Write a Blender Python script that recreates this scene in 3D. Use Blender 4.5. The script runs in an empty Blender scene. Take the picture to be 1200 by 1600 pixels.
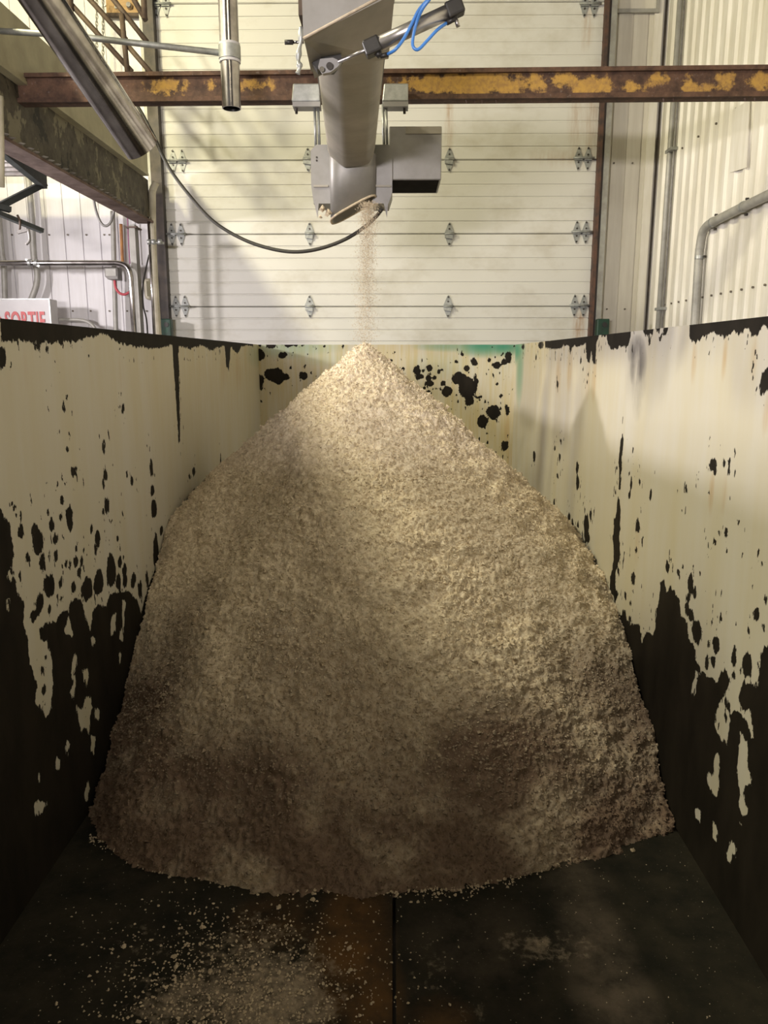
import bpy, math, random
import numpy as np
from mathutils import Vector, Matrix

random.seed(7)
rng = np.random.default_rng(11)
scene = bpy.context.scene
C = scene.collection

# ------------------------------------------------------------------ camera
F_PX = 1202.0
PITCH = math.atan(240.0 / F_PX)
YAW = math.atan(14.0 / F_PX)
CAM_H = 1.69
cam = bpy.data.cameras.new('camera')
cam.sensor_fit = 'VERTICAL'
cam.sensor_height = 36.0
cam.lens = 36.0 * F_PX / 1600.0
cam.clip_start = 0.05
cam_o = bpy.data.objects.new('camera', cam)
cam_o.location = (0, 0, CAM_H)
cam_o.rotation_euler = (math.pi / 2 - PITCH, 0, YAW)
C.objects.link(cam_o)
scene.camera = cam_o

# ------------------------------------------------------------------ world, lamps, exposure
scene.view_settings.view_transform = 'Standard'
scene.view_settings.look = 'None'
scene.view_settings.gamma = 1.0
scene.view_settings.use_curve_mapping = False
scene.view_settings.exposure = -0.03
w = bpy.data.worlds.new('dim_hall')
scene.world = w
w.use_nodes = True
w.node_tree.nodes['Background'].inputs[0].default_value = (1.0, 0.93, 0.80, 1)
w.node_tree.nodes['Background'].inputs[1].default_value = 0.024


def lamp(name, loc, energy, color, radius):
    l = bpy.data.lights.new(name, 'POINT')
    l.energy = energy
    l.color = color
    l.shadow_soft_size = radius
    o = bpy.data.objects.new(name, l)
    o.location = loc
    C.objects.link(o)
    return o


lamp('lamp_above_platform', (-3.35, 4.05, 5.18), 430, (1.0, 0.91, 0.54), 0.13)   # yellowish, above the platform
lamp('fill_above_platform', (-3.35, 1.5, 5.18), 600, (1.0, 0.92, 0.68), 0.13)   # added second lamp, brightens the heap front and right wall
lamp('hall_fill', (-0.3, -1.2, 5.5), 120, (1.0, 0.87, 0.62), 0.4)                  # added ceiling fill above the camera, lifts the heap front
dl_ = bpy.data.lights.new('added_rear_light', 'AREA')                          # white light added behind the camera for the heap top; doorway assumed
dl_.shape = 'RECTANGLE'
dl_.size, dl_.size_y = 1.3, 0.22
dl_.energy = 390
dl_.color = (1.0, 0.93, 0.91)
dlo_ = bpy.data.objects.new('added_rear_light', dl_)
dlo_.location = (-1.75, -3.6, 2.05)
dlo_.rotation_euler = (math.pi / 2, 0, 0)
C.objects.link(dlo_)
wl_ = bpy.data.lights.new('lamp_below_platform', 'AREA')                         # white wall lamp under the platform, facing the container
wl_.shape = 'RECTANGLE'
wl_.size, wl_.size_y = 0.30, 0.16
wl_.energy = 138
wl_.color = (1.0, 0.93, 0.93)
wlo_ = bpy.data.objects.new('lamp_below_platform', wl_)
wlo_.location = (-4.25, 4.95, 2.55)
wlo_.rotation_euler = (math.pi / 2, 0, -math.pi / 2 - 0.16)
C.objects.link(wlo_)

# ------------------------------------------------------------------ pixel -> place
cp, sp, cy_, sy_ = math.cos(PITCH), math.sin(PITCH), math.cos(YAW), math.sin(YAW)


def ray(u, v):
    x, y = u - 600.0, 800.0 - v
    f = F_PX * cp + y * sp
    z = y * cp - F_PX * sp
    return Vector((x * cy_ - f * sy_, x * sy_ + f * cy_, z))


def P(u, v, Y):
    d = ray(u, v)
    t = Y / d.y
    return Vector((d.x * t, Y, CAM_H + d.z * t))


def PX(u, v, X):
    d = ray(u, v)
    t = X / d.x
    return Vector((X, d.y * t, CAM_H + d.z * t))


def PZ(u, v, Z=0.0):
    d = ray(u, v)
    t = (Z - CAM_H) / d.z
    return Vector((d.x * t, d.y * t, Z))


# ------------------------------------------------------------------ noise
_perm = rng.permutation(256)
_perm = np.concatenate([_perm, _perm, _perm])
_grad = rng.normal(size=(256, 3))
_grad /= np.linalg.norm(_grad, axis=1)[:, None]


def perlin(x, y, z):
    x, y, z = np.broadcast_arrays(np.asarray(x, float), np.asarray(y, float), np.asarray(z, float))
    xi, yi, zi = np.floor(x).astype(int), np.floor(y).astype(int), np.floor(z).astype(int)
    xf, yf, zf = x - xi, y - yi, z - zi
    fade = lambda t: t * t * t * (t * (t * 6 - 15) + 10)
    u, v, w_ = fade(xf), fade(yf), fade(zf)

    def g(dx, dy, dz):
        h = _perm[(_perm[(_perm[(xi + dx) & 255] + yi + dy) & 255] + zi + dz) & 255]
        gr = _grad[h]
        return gr[..., 0] * (xf - dx) + gr[..., 1] * (yf - dy) + gr[..., 2] * (zf - dz)
    L = lambda a, b, t: a + (b - a) * t
    x00 = L(g(0, 0, 0), g(1, 0, 0), u)
    x10 = L(g(0, 1, 0), g(1, 1, 0), u)
    x01 = L(g(0, 0, 1), g(1, 0, 1), u)
    x11 = L(g(0, 1, 1), g(1, 1, 1), u)
    return L(L(x00, x10, v), L(x01, x11, v), w_)


# ------------------------------------------------------------------ materials
def new_mat(name):
    m = bpy.data.materials.new(name)
    m.use_nodes = True
    nt = m.node_tree
    b = nt.nodes['Principled BSDF']
    return m, nt, b


def nn(nt, typ, **kw):
    n = nt.nodes.new(typ)
    for k, v in kw.items():
        setattr(n, k, v)
    return n


def mixc(nt, fac, a, b):
    n = nt.nodes.new('ShaderNodeMix')
    n.data_type = 'RGBA'
    for s, v in ((n.inputs[0], fac), (n.inputs[6], a), (n.inputs[7], b)):
        if isinstance(v, (int, float)):
            s.default_value = v
        elif isinstance(v, tuple):
            s.default_value = v if len(v) == 4 else (*v, 1)
        else:
            nt.links.new(v, s)
    return n.outputs[2]


def ramp(nt, src, lo, hi):
    n = nt.nodes.new('ShaderNodeMapRange')
    n.inputs[1].default_value = lo
    n.inputs[2].default_value = hi
    nt.links.new(src, n.inputs[0])
    return n.outputs[0]


def noise(nt, scale=5, detail=4, rough=0.6, stretch=(1, 1, 1), dist=0.0):
    tc = nt.nodes.new('ShaderNodeNewGeometry')
    mp = nt.nodes.new('ShaderNodeMapping')
    mp.inputs['Scale'].default_value = stretch
    nt.links.new(tc.outputs['Position'], mp.inputs[0])
    n = nt.nodes.new('ShaderNodeTexNoise')
    n.inputs['Scale'].default_value = scale
    n.inputs['Detail'].default_value = detail
    n.inputs['Roughness'].default_value = rough
    n.inputs['Distortion'].default_value = dist
    nt.links.new(mp.outputs[0], n.inputs['Vector'])
    return n.outputs[0]


def math_n(nt, op, a, b):
    n = nt.nodes.new('ShaderNodeMath')
    n.operation = op
    for s, v in ((n.inputs[0], a), (n.inputs[1], b)):
        if isinstance(v, (int, float)):
            s.default_value = v
        else:
            nt.links.new(v, s)
    return n.outputs[0]


def attr(nt, name):
    n = nt.nodes.new('ShaderNodeAttribute')
    n.attribute_name = name
    return n.outputs['Fac']


def bump(nt, b, h, strength=0.3, dist=0.01):
    n = nt.nodes.new('ShaderNodeBump')
    n.inputs['Strength'].default_value = strength
    n.inputs['Distance'].default_value = dist
    nt.links.new(h, n.inputs['Height'])
    nt.links.new(n.outputs[0], b.inputs['Normal'])


def simple(name, c1, c2=None, rough=0.6, metal=0.0, scale=8, stretch=(1, 1, 1), lo=0.35, hi=0.65, bmp=0.0, detail=5, spec=0.5):
    m, nt, b = new_mat(name)
    b.inputs['Roughness'].default_value = rough
    b.inputs['Metallic'].default_value = metal
    b.inputs['Specular IOR Level'].default_value = spec
    if c2 is None:
        c2 = tuple(x * 0.8 for x in c1)
    n = noise(nt, scale, detail, 0.6, stretch)
    nt.links.new(mixc(nt, ramp(nt, n, lo, hi), c1, c2), b.inputs['Base Color'])
    if bmp:
        bump(nt, b, n, bmp, 0.01)
    return m


M = {}
M['steel'] = simple('brushed_stainless', (0.52, 0.50, 0.49), (0.36, 0.34, 0.33), 0.34, 0.9, 14, (1, 1, 1))
M['pipe_steel'] = simple('polished_stainless', (0.55, 0.53, 0.53), (0.30, 0.28, 0.28), 0.20, 1.0, 9)
M['dull_steel'] = simple('dull_conveyor_steel', (0.31, 0.30, 0.295), (0.23, 0.22, 0.21), 0.48, 0.5, 7, lo=0.3, hi=0.7)
M['dusty_steel'] = simple('dusty_trough_steel', (0.36, 0.325, 0.285), (0.25, 0.235, 0.195), 0.5, 0.4, 6, lo=0.3, hi=0.7)
M['galv'] = simple('galvanised_steel', (0.46, 0.47, 0.46), (0.33, 0.34, 0.33), 0.45, 0.6, 25)
M['galv_paint'] = simple('grey_conduit', (0.42, 0.41, 0.38), (0.33, 0.32, 0.29), 0.5, 0.2, 12)
M['bolt'] = simple('dark_bolt', (0.07, 0.06, 0.055), (0.04, 0.035, 0.03), 0.5, 0.5, 30)
M['screw'] = simple('weathered_screw', (0.20, 0.17, 0.13), (0.12, 0.10, 0.08), 0.5, 0.3, 30)
M['black'] = simple('black_rubber', (0.022, 0.020, 0.018), (0.04, 0.035, 0.03), 0.6, 0, 10)
M['shade_black'] = simple('matt_shade_black', (0.012, 0.011, 0.010), (0.02, 0.018, 0.016), 0.9, 0, 20, spec=0.03)  # black that stands for shade under the motor housing
M['plastic_black'] = simple('black_plastic', (0.03, 0.027, 0.025), (0.018, 0.016, 0.015), 0.45, 0, 20)
M['blue'] = simple('blue_air_hose', (0.06, 0.22, 0.62), (0.05, 0.18, 0.52), 0.35, 0, 10)
M['rail'] = simple('brown_rusty_rail', (0.11, 0.075, 0.05), (0.06, 0.04, 0.03), 0.7, 0.1, 18)
M['track_dark'] = simple('dark_door_track', (0.035, 0.03, 0.028), (0.07, 0.055, 0.045), 0.5, 0.3, 12)
M['track_rust'] = simple('rusty_door_seal', (0.12, 0.06, 0.04), (0.05, 0.035, 0.03), 0.8, 0, 14)
M['track_grey'] = simple('grey_door_track', (0.38, 0.38, 0.35), (0.28, 0.27, 0.25), 0.5, 0.4, 12)
M['green_box'] = simple('dark_green_plastic', (0.010, 0.055, 0.030), (0.008, 0.025, 0.018), 0.4, 0, 18)
M['plywood'] = simple('plywood_board', (0.50, 0.33, 0.16), (0.38, 0.24, 0.11), 0.7, 0, 6, (1, 1, 8))
M['cream_pipe'] = simple('cream_plastic_pipe', (0.55, 0.51, 0.40), (0.42, 0.38, 0.28), 0.5, 0, 10)
M['cream_steel'] = simple('cream_painted_channel', (0.44, 0.41, 0.28), (0.33, 0.30, 0.20), 0.6, 0, 5)
M['joist'] = simple('teal_grey_joist', (0.055, 0.064, 0.062), (0.03, 0.034, 0.033), 0.6, 0.1, 9)
M['deck'] = simple('corrugated_deck', (0.50, 0.48, 0.46), (0.22, 0.18, 0.16), 0.5, 0.3, 10)
M['red_hose'] = simple('red_cable', (0.50, 0.07, 0.09), (0.40, 0.05, 0.07), 0.5, 0, 9)
M['orange_cable'] = simple('rusty_orange_cable', (0.50, 0.24, 0.07), (0.35, 0.15, 0.06), 0.6, 0, 20)
M['pink_cable'] = simple('magenta_cable', (0.40, 0.17, 0.28), (0.33, 0.12, 0.22), 0.5, 0, 20)
M['sign_white'] = simple('white_sign_face', (0.60, 0.585, 0.60), (0.55, 0.535, 0.55), 0.45, 0, 5)
M['sign_red'] = simple('faded_red_letters', (0.60, 0.10, 0.11), (0.55, 0.14, 0.14), 0.5, 0, 25)
M['hinge'] = simple('galvanised_hinge', (0.37, 0.38, 0.37), (0.24, 0.25, 0.24), 0.5, 0.35, 35)
M['grey_box'] = simple('grey_junction_box', (0.26, 0.25, 0.24), (0.18, 0.17, 0.16), 0.5, 0.2, 18)


def mat_sheet(name, c1, c2, vert=True):
    m, nt, b = new_mat(name)
    b.inputs['Roughness'].default_value = 0.42
    n1 = noise(nt, 3.0, 5, 0.6, (6, 6, 0.5))
    n2 = noise(nt, 1.2, 4, 0.6)
    k = math_n(nt, 'ADD', math_n(nt, 'MULTIPLY', n1, 0.5), math_n(nt, 'MULTIPLY', n2, 0.5))
    c = mixc(nt, ramp(nt, k, 0.42, 0.68), c1, c2)
    nt.links.new(c, b.inputs['Base Color'])
    return m


M['sheet'] = mat_sheet('white_ribbed_sheet', (0.78, 0.75, 0.69), (0.60, 0.56, 0.46))
M['sheet_left'] = mat_sheet('white_ribbed_sheet_clean', (0.78, 0.765, 0.79), (0.66, 0.64, 0.64))
M['sheet_shaded'] = mat_sheet('shaded_ribbed_sheet', (0.68, 0.645, 0.56), (0.56, 0.52, 0.44))  # greyer white, holds the shade right of the door
M['door'] = mat_sheet('white_door_panel', (0.78, 0.76, 0.70), (0.66, 0.62, 0.53))


def mat_door():
    m, nt, b = new_mat('stained_white_door_panel')
    b.inputs['Roughness'].default_value = 0.45
    n2 = noise(nt, 2.2, 6, 0.65, (1, 1, 1.6))
    c = mixc(nt, ramp(nt, n2, 0.48, 0.75), (0.61, 0.60, 0.56), (0.49, 0.465, 0.40))
    n1 = noise(nt, 9.0, 4, 0.6, (5, 5, 0.6))
    rs = math_n(nt, 'MULTIPLY', attr(nt, 'rust'), ramp(nt, n1, 0.3, 0.62))
    c = mixc(nt, rs, c, (0.36, 0.21, 0.10))
    n3 = noise(nt, 60, 2, 0.5)
    c = mixc(nt, math_n(nt, 'MULTIPLY', ramp(nt, n3, 0.74, 0.78), 0.5), c, (0.35, 0.3, 0.24))
    nt.links.new(c, b.inputs['Base Color'])
    return m


M['door'] = mat_door()


def mat_paint():
    m, nt, b = new_mat('peeling_cream_paint_on_black_steel')
    n_edge = noise(nt, 26, 4, 0.6, (1, 1, 0.55))
    n_big = noise(nt, 9, 4, 0.6, (1, 1, 0.4))
    n_chip = noise(nt, 34, 3, 0.5, (1, 1, 0.5))
    e = math_n(nt, 'ADD', math_n(nt, 'MULTIPLY', math_n(nt, 'SUBTRACT', n_edge, 0.5), 0.050),
               math_n(nt, 'MULTIPLY', math_n(nt, 'SUBTRACT', n_big, 0.5), 0.035))
    n_fine = noise(nt, 85, 4, 0.7, (1, 1, 0.45))
    e = math_n(nt, 'ADD', e, math_n(nt, 'MULTIPLY', math_n(nt, 'SUBTRACT', n_fine, 0.5), 0.028))
    f = math_n(nt, 'ADD', attr(nt, 'bare'), e)
    mask = ramp(nt, f, -0.0012, 0.0012)
    # chips near bare regions
    near = ramp(nt, attr(nt, 'bare'), -0.10, 0.0)
    chip = math_n(nt, 'MULTIPLY', ramp(nt, n_chip, 0.66, 0.67), ramp(nt, near, 0.25, 0.3))
    mask = math_n(nt, 'MAXIMUM', mask, chip)
    # paint
    n_tone = noise(nt, 1.6, 4, 0.6, (3, 3, 0.5))
    paint = mixc(nt, ramp(nt, n_tone, 0.35, 0.7), (0.61, 0.59, 0.545), (0.58, 0.54, 0.43))
    n_drip = noise(nt, 6.0, 4, 0.6, (6, 6, 0.35))
    yl = math_n(nt, 'MULTIPLY', ramp(nt, n_drip, 0.28, 0.62), math_n(nt, 'MULTIPLY', attr(nt, 'yellow'), 0.8))
    paint = mixc(nt, yl, paint, (0.54, 0.445, 0.22))
    paint = mixc(nt, math_n(nt, 'MULTIPLY', attr(nt, 'rust'), ramp(nt, n_drip, 0.25, 0.65)), paint, (0.45, 0.27, 0.09))
    paint = mixc(nt, math_n(nt, 'MULTIPLY', attr(nt, 'green'), 0.9), paint, (0.03, 0.27, 0.17))
    sm = math_n(nt, 'MULTIPLY', attr(nt, 'smudge'), ramp(nt, n_big, 0.30, 0.55))
    paint = mixc(nt, sm, paint, (0.16, 0.15, 0.15))
    steel = mixc(nt, ramp(nt, n_big, 0.35, 0.65), (0.011, 0.009, 0.007), (0.021, 0.017, 0.013))
    nt.links.new(mixc(nt, mask, paint, steel), b.inputs['Base Color'])
    b.inputs['Specular IOR Level'].default_value = 0.14
    rr = nt.nodes.new('ShaderNodeMapRange')
    rr.inputs[3].default_value = 0.45
    rr.inputs[4].default_value = 0.75
    nt.links.new(mask, rr.inputs[0])
    nt.links.new(rr.outputs[0], b.inputs['Roughness'])
    inv = math_n(nt, 'SUBTRACT', 1.0, mask)
    bump(nt, b, inv, 0.6, 0.002)
    return m


M['paint'] = mat_paint()


def mat_floor_plate():
    m, nt, b = new_mat('dusty_black_floor_plate')
    n1 = noise(nt, 7, 6, 0.65)
    n2 = noise(nt, 45, 4, 0.6)
    n3 = noise(nt, 140, 2, 0.5)
    base = mixc(nt, ramp(nt, n1, 0.35, 0.65), (0.010, 0.010, 0.008), (0.028, 0.024, 0.017))
    rustf = math_n(nt, 'MULTIPLY', attr(nt, 'rust'), ramp(nt, n1, 0.25, 0.6))
    base = mixc(nt, rustf, base, (0.13, 0.065, 0.022))
    gf = math_n(nt, 'MULTIPLY', attr(nt, 'smudge'), ramp(nt, n1, 0.3, 0.6))
    base = mixc(nt, gf, base, (0.13, 0.105, 0.085))
    n4 = noise(nt, 20, 5, 0.7)
    d = math_n(nt, 'ADD', math_n(nt, 'MULTIPLY', attr(nt, 'dust'), 0.42), math_n(nt, 'MULTIPLY', n2, 0.50))
    d = math_n(nt, 'ADD', d, math_n(nt, 'MULTIPLY', n1, 0.35))
    d = math_n(nt, 'ADD', d, math_n(nt, 'MULTIPLY', n4, 0.55))
    base = mixc(nt, math_n(nt, 'MULTIPLY', ramp(nt, d, 0.88, 1.22), ramp(nt, attr(nt, 'dust'), 0.0, 0.35)), base, (0.42, 0.345, 0.27))
    spk = math_n(nt, 'MULTIPLY', ramp(nt, n3, 0.70, 0.76), 0.5)
    base = mixc(nt, spk, base, (0.30, 0.26, 0.2))
    nt.links.new(base, b.inputs['Base Color'])
    b.inputs['Roughness'].default_value = 0.75
    b.inputs['Specular IOR Level'].default_value = 0.2
    bump(nt, b, n2, 0.4, 0.004)
    return m


M['plate'] = mat_floor_plate()


def mat_rust_beam():
    m, nt, b = new_mat('rusty_beam_with_mustard_paint')
    n1 = noise(nt, 14, 6, 0.7)
    n2 = noise(nt, 40, 4, 0.6)
    base = mixc(nt, ramp(nt, n1, 0.35, 0.65), (0.050, 0.026, 0.017), (0.13, 0.068, 0.042))
    base = mixc(nt, math_n(nt, 'MULTIPLY', ramp(nt, n2, 0.62, 0.72), 0.5), base, (0.20, 0.16, 0.15))
    f = math_n(nt, 'ADD', attr(nt, 'bare'), math_n(nt, 'MULTIPLY', math_n(nt, 'SUBTRACT', n1, 0.5), 0.16))
    base = mixc(nt, ramp(nt, f, -0.006, 0.012), base, mixc(nt, ramp(nt, n2, 0.4, 0.7), (0.46, 0.27, 0.06), (0.30, 0.17, 0.06)))
    nt.links.new(base, b.inputs['Base Color'])
    b.inputs['Roughness'].default_value = 0.8
    bump(nt, b, n2, 0.5, 0.006)
    return m


M['rust_beam'] = mat_rust_beam()


def mat_peel_dark():
    m, nt, b = new_mat('peeling_dark_platform_beam')
    n1 = noise(nt, 5, 5, 0.65, (1, 1, 0.7))
    n2 = noise(nt, 14, 5, 0.65)
    base = mixc(nt, ramp(nt, n2, 0.35, 0.65), (0.05, 0.042, 0.032), (0.11, 0.095, 0.07))
    base = mixc(nt, ramp(nt, n1, 0.54, 0.56), base, (0.20, 0.18, 0.125))
    base = mixc(nt, ramp(nt, n1, 0.40, 0.38), base, (0.022, 0.019, 0.016))
    nt.links.new(base, b.inputs['Base Color'])
    b.inputs['Roughness'].default_value = 0.75
    bump(nt, b, n1, 0.5, 0.01)
    return m


M['peel_dark'] = mat_peel_dark()
M['rust_flange'] = simple('rusty_flange', (0.10, 0.060, 0.048), (0.20, 0.14, 0.12), 0.85, 0, 9, bmp=0.4)


def mat_pulp():
    m, nt, b = new_mat('pale_fibrous_pulp')
    n1 = noise(nt, 3.2, 5, 0.6)
    n2 = noise(nt, 38, 5, 0.65)
    n3 = noise(nt, 160, 3, 0.6)
    c = mixc(nt, ramp(nt, n2, 0.36, 0.66), (0.60, 0.495, 0.365), (0.93, 0.83, 0.69))
    damp_shade = math_n(nt, 'MULTIPLY', attr(nt, 'damp_shade'), ramp(nt, n1, 0.10, 0.50))
    c = mixc(nt, math_n(nt, 'MULTIPLY', damp_shade, 0.95), c, (0.17, 0.115, 0.09))  # damp brown, darkened further to offset the added lamps
    c = mixc(nt, math_n(nt, 'MULTIPLY', ramp(nt, n3, 0.60, 0.76), 0.22), c, (0.25, 0.18, 0.12))
    nt.links.new(c, b.inputs['Base Color'])
    b.inputs['Roughness'].default_value = 0.95
    b.inputs['Specular IOR Level'].default_value = 0.1
    h = math_n(nt, 'ADD', n2, math_n(nt, 'MULTIPLY', n3, 0.5))
    bump(nt, b, h, 0.7, 0.011)
    return m


M['pulp'] = mat_pulp()
M['crumb'] = simple('pale_pulp_crumb', (0.62, 0.53, 0.42), (0.45, 0.37, 0.28), 0.95, 0, 40, spec=0.1)
M['concrete'] = simple('grey_concrete', (0.20, 0.19, 0.17), (0.14, 0.13, 0.12), 0.85, 0, 4)


# ------------------------------------------------------------------ mesh helpers
class MB:
    def __init__(self):
        self.v, self.f, self.s = [], [], []

    def add(self, vs, fs, smooth=False):
        o = len(self.v)
        self.v += [tuple(x) for x in vs]
        self.f += [tuple(i + o for i in f) for f in fs]
        self.s += [smooth] * len(fs)
        return self

    def hexa(self, a, b):
        """a, b: quads (4 points each) facing each other"""
        return self.add(list(a) + list(b), [(3, 2, 1, 0), (4, 5, 6, 7)] + [(i, (i + 1) % 4, 4 + (i + 1) % 4, 4 + i) for i in range(4)])

    def box(self, x0, x1, y0, y1, z0, z1):
        return self.hexa([(x0, y0, z0), (x1, y0, z0), (x1, y1, z0), (x0, y1, z0)],
                         [(x0, y0, z1), (x1, y0, z1), (x1, y1, z1), (x0, y1, z1)])

    def prism(self, poly, off):
        n = len(poly)
        off = Vector(off)
        a = [Vector(p) for p in poly]
        return self.add(a + [p + off for p in a], [tuple(range(n))[::-1], tuple(range(n, 2 * n))] +
                        [(i, (i + 1) % n, n + (i + 1) % n, n + i) for i in range(n)])

    def bar(self, p, q, w, h, up=(0, 0, 1)):
        p, q = Vector(p), Vector(q)
        d = (q - p).normalized()
        s = d.cross(Vector(up))
        if s.length < 1e-4:
            s = d.cross(Vector((1, 0, 0)))
        s.normalize()
        t = s.cross(d).normalized()
        s, t = s * (w / 2), t * (h / 2)
        return self.hexa([p - s - t, p + s - t, p + s + t, p - s + t], [q - s - t, q + s - t, q + s + t, q - s + t])

    def tube(self, pts, r, n=10, caps=True, radii=None):
        pts = [Vector(p) for p in pts]
        m = len(pts)
        vs = []
        prev = None
        for i, p in enumerate(pts):
            d = (pts[min(i + 1, m - 1)] - pts[max(i - 1, 0)]).normalized()
            if prev is None:
                s = d.cross(Vector((0, 0, 1)))
                if s.length < 1e-3:
                    s = d.cross(Vector((1, 0, 0)))
            else:
                s = prev - d * prev.dot(d)
            s.normalize()
            prev = s
            t = d.cross(s)
            rr = radii[i] if radii else r
            for k in range(n):
                a = 2 * math.pi * k / n
                vs.append(p + s * (rr * math.cos(a)) + t * (rr * math.sin(a)))
        o = len(self.v)
        fs = []
        for i in range(m - 1):
            for k in range(n):
                fs.append((i * n + k, i * n + (k + 1) % n, (i + 1) * n + (k + 1) % n, (i + 1) * n + k))
        self.add(vs, fs, True)
        if caps:
            self.f.append(tuple(o + k for k in range(n))[::-1])
            self.f.append(tuple(o + (m - 1) * n + k for k in range(n)))
            self.s += [False, False]
        return self

    def pipe(self, p, q, r, wall, n=20):
        """open hollow pipe with wall thickness"""
        p, q = Vector(p), Vector(q)
        self.tube([p, q], r, n, False)
        self.tube([q, p], r - wall, n, False)
        d = (q - p).normalized()
        s = d.cross(Vector((0, 0, 1)))
        if s.length < 1e-3:
            s = d.cross(Vector((1, 0, 0)))
        s.normalize()
        t = d.cross(s)
        for c in (p, q):
            ring = [c + s * (rr * math.cos(2 * math.pi * k / n)) + t * (rr * math.sin(2 * math.pi * k / n)) for rr in (r, r - wall) for k in range(n)]
            self.add(ring, [(k, (k + 1) % n, n + (k + 1) % n, n + k) for k in range(n)])
        return self

    def build(self, name, mat, parent=None):
        me = bpy.data.meshes.new(name)
        off = Vector(parent.matrix_world_base) if False else None
        base = org(parent)
        me.from_pydata([(x - base[0], y - base[1], z - base[2]) for x, y, z in self.v], [], self.f)
        me.polygons.foreach_set('use_smooth', self.s)
        me.materials.append(mat)
        me.update()
        o = bpy.data.objects.new(name, me)
        o.parent = parent
        C.objects.link(o)
        return o


def org(o):
    r = Vector((0, 0, 0))
    while o is not None:
        r += o.location
        o = o.parent
    return r


def smooth_path(pts, k=6):
    pts = [Vector(p) for p in pts]
    out = []
    for i in range(len(pts) - 1):
        p0, p1, p2, p3 = pts[max(i - 1, 0)], pts[i], pts[i + 1], pts[min(i + 2, len(pts) - 1)]
        for j in range(k):
            t = j / k
            out.append(0.5 * ((2 * p1) + (p2 - p0) * t + (2 * p0 - 5 * p1 + 4 * p2 - p3) * t * t + (3 * p1 - p0 - 3 * p2 + p3) * t ** 3))
    out.append(pts[-1])
    return out


def tag(o, label=None, cat=None, group=None, kind=None):
    if label:
        o['label'] = label
    if cat:
        o['category'] = cat
    if group:
        o['group'] = group
    if kind:
        o['kind'] = kind
    return o


def thing(name, loc, label, cat, group=None, kind=None):
    o = bpy.data.objects.new(name, None)
    o.empty_display_size = 0.1
    o.location = loc
    C.objects.link(o)
    return tag(o, label, cat, group, kind)


def bevel(o, w=0.004, seg=2):
    m = o.modifiers.new('bevel', 'BEVEL')
    m.width = w
    m.segments = seg
    m.limit_method = 'ANGLE'
    return o


def link_copy(o, loc, parent):
    c = o.copy()
    c.location = loc
    c.parent = parent
    C.objects.link(c)
    return c


# ------------------------------------------------------------------ painted-surface fields (wear has its own outlines, in wall coordinates)
def sd_poly(A, B, poly):
    """signed distance, positive inside. A, B arrays."""
    poly = np.asarray(poly, float)
    n = len(poly)
    d2 = np.full(A.shape, 1e9)
    inside = np.zeros(A.shape, bool)
    for i in range(n):
        x0, y0 = poly[i]
        x1, y1 = poly[(i + 1) % n]
        ex, ey = x1 - x0, y1 - y0
        L = ex * ex + ey * ey + 1e-12
        t = np.clip(((A - x0) * ex + (B - y0) * ey) / L, 0, 1)
        d2 = np.minimum(d2, (A - x0 - t * ex) ** 2 + (B - y0 - t * ey) ** 2)
        c = ((y0 <= B) & (y1 > B)) | ((y1 <= B) & (y0 > B))
        xi = x0 + (B - y0) * ex / (ey if abs(ey) > 1e-12 else 1e-12)
        inside ^= c & (A < xi)
    d = np.sqrt(d2)
    return np.where(inside, d, -d)


def sd_ell(A, B, a, b, ra, rb):
    return (1 - np.sqrt(((A - a) / ra) ** 2 + ((B - b) / rb) ** 2)) * min(ra, rb)


def soft(A, B, a, b, ra, rb, p=1.0):
    q = ((A - a) / ra) ** 2 + ((B - b) / rb) ** 2
    return np.clip(1 - q, 0, 1) ** p


def grid_object(name, A, B, to3, fields, mat, parent=None, thick=None):
    """A, B: 1-D coordinates. to3(a,b)->(x,y,z) arrays. fields: dict of 2-D arrays."""
    na, nb = len(A), len(B)
    AA, BB = np.meshgrid(A, B, indexing='ij')
    x, y, z = to3(AA, BB)
    base = org(parent)
    co = np.stack([np.broadcast_to(x, AA.shape) - base[0], np.broadcast_to(y, AA.shape) - base[1], np.broadcast_to(z, AA.shape) - base[2]], -1).reshape(-1, 3)
    idx = np.arange(na * nb).reshape(na, nb)
    q = np.stack([idx[:-1, :-1], idx[1:, :-1], idx[1:, 1:], idx[:-1, 1:]], -1).reshape(-1, 4)
    nv = len(co)
    faces = q.tolist()
    fl = {k: v.reshape(-1).astype(np.float32) for k, v in fields.items()}
    if thick is not None:
        # back skin of four corners and rim
        corners = [idx[0, 0], idx[-1, 0], idx[-1, -1], idx[0, -1]]
        back = co[corners] + np.asarray(thick)
        co = np.concatenate([co, back])
        b0 = nv
        faces.append((b0, b0 + 3, b0 + 2, b0 + 1))
        edges = [list(idx[:, 0]), list(idx[-1, :]), list(idx[::-1, -1]), list(idx[0, ::-1])]
        for k, e in enumerate(edges):
            faces.append(tuple([int(i) for i in e[::-1]] + [b0 + k, b0 + (k + 1) % 4]))
        for k in fl:
            fl[k] = np.concatenate([fl[k], fl[k][corners]])
    me = bpy.data.meshes.new(name)
    me.from_pydata(co.tolist(), [], faces)
    for k, v in fl.items():
        a = me.attributes.new(k, 'FLOAT', 'POINT')
        a.data.foreach_set('value', v)
    me.materials.append(mat)
    me.update()
    o = bpy.data.objects.new(name, me)
    o.parent = parent
    C.objects.link(o)
    return o


# ================================================================== SETTING
Y_DOOR, Y_WALL, X_RW = 7.40, 7.56, 2.43
Z_TOP = 5.6

# building floor
fl = MB().box(-6.5, 2.6, -1.5, 7.7, -0.30, -0.20).build('floor', M['concrete'])
tag(fl, 'grey concrete hall floor beneath the steel container', 'floor', kind='structure')


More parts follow.
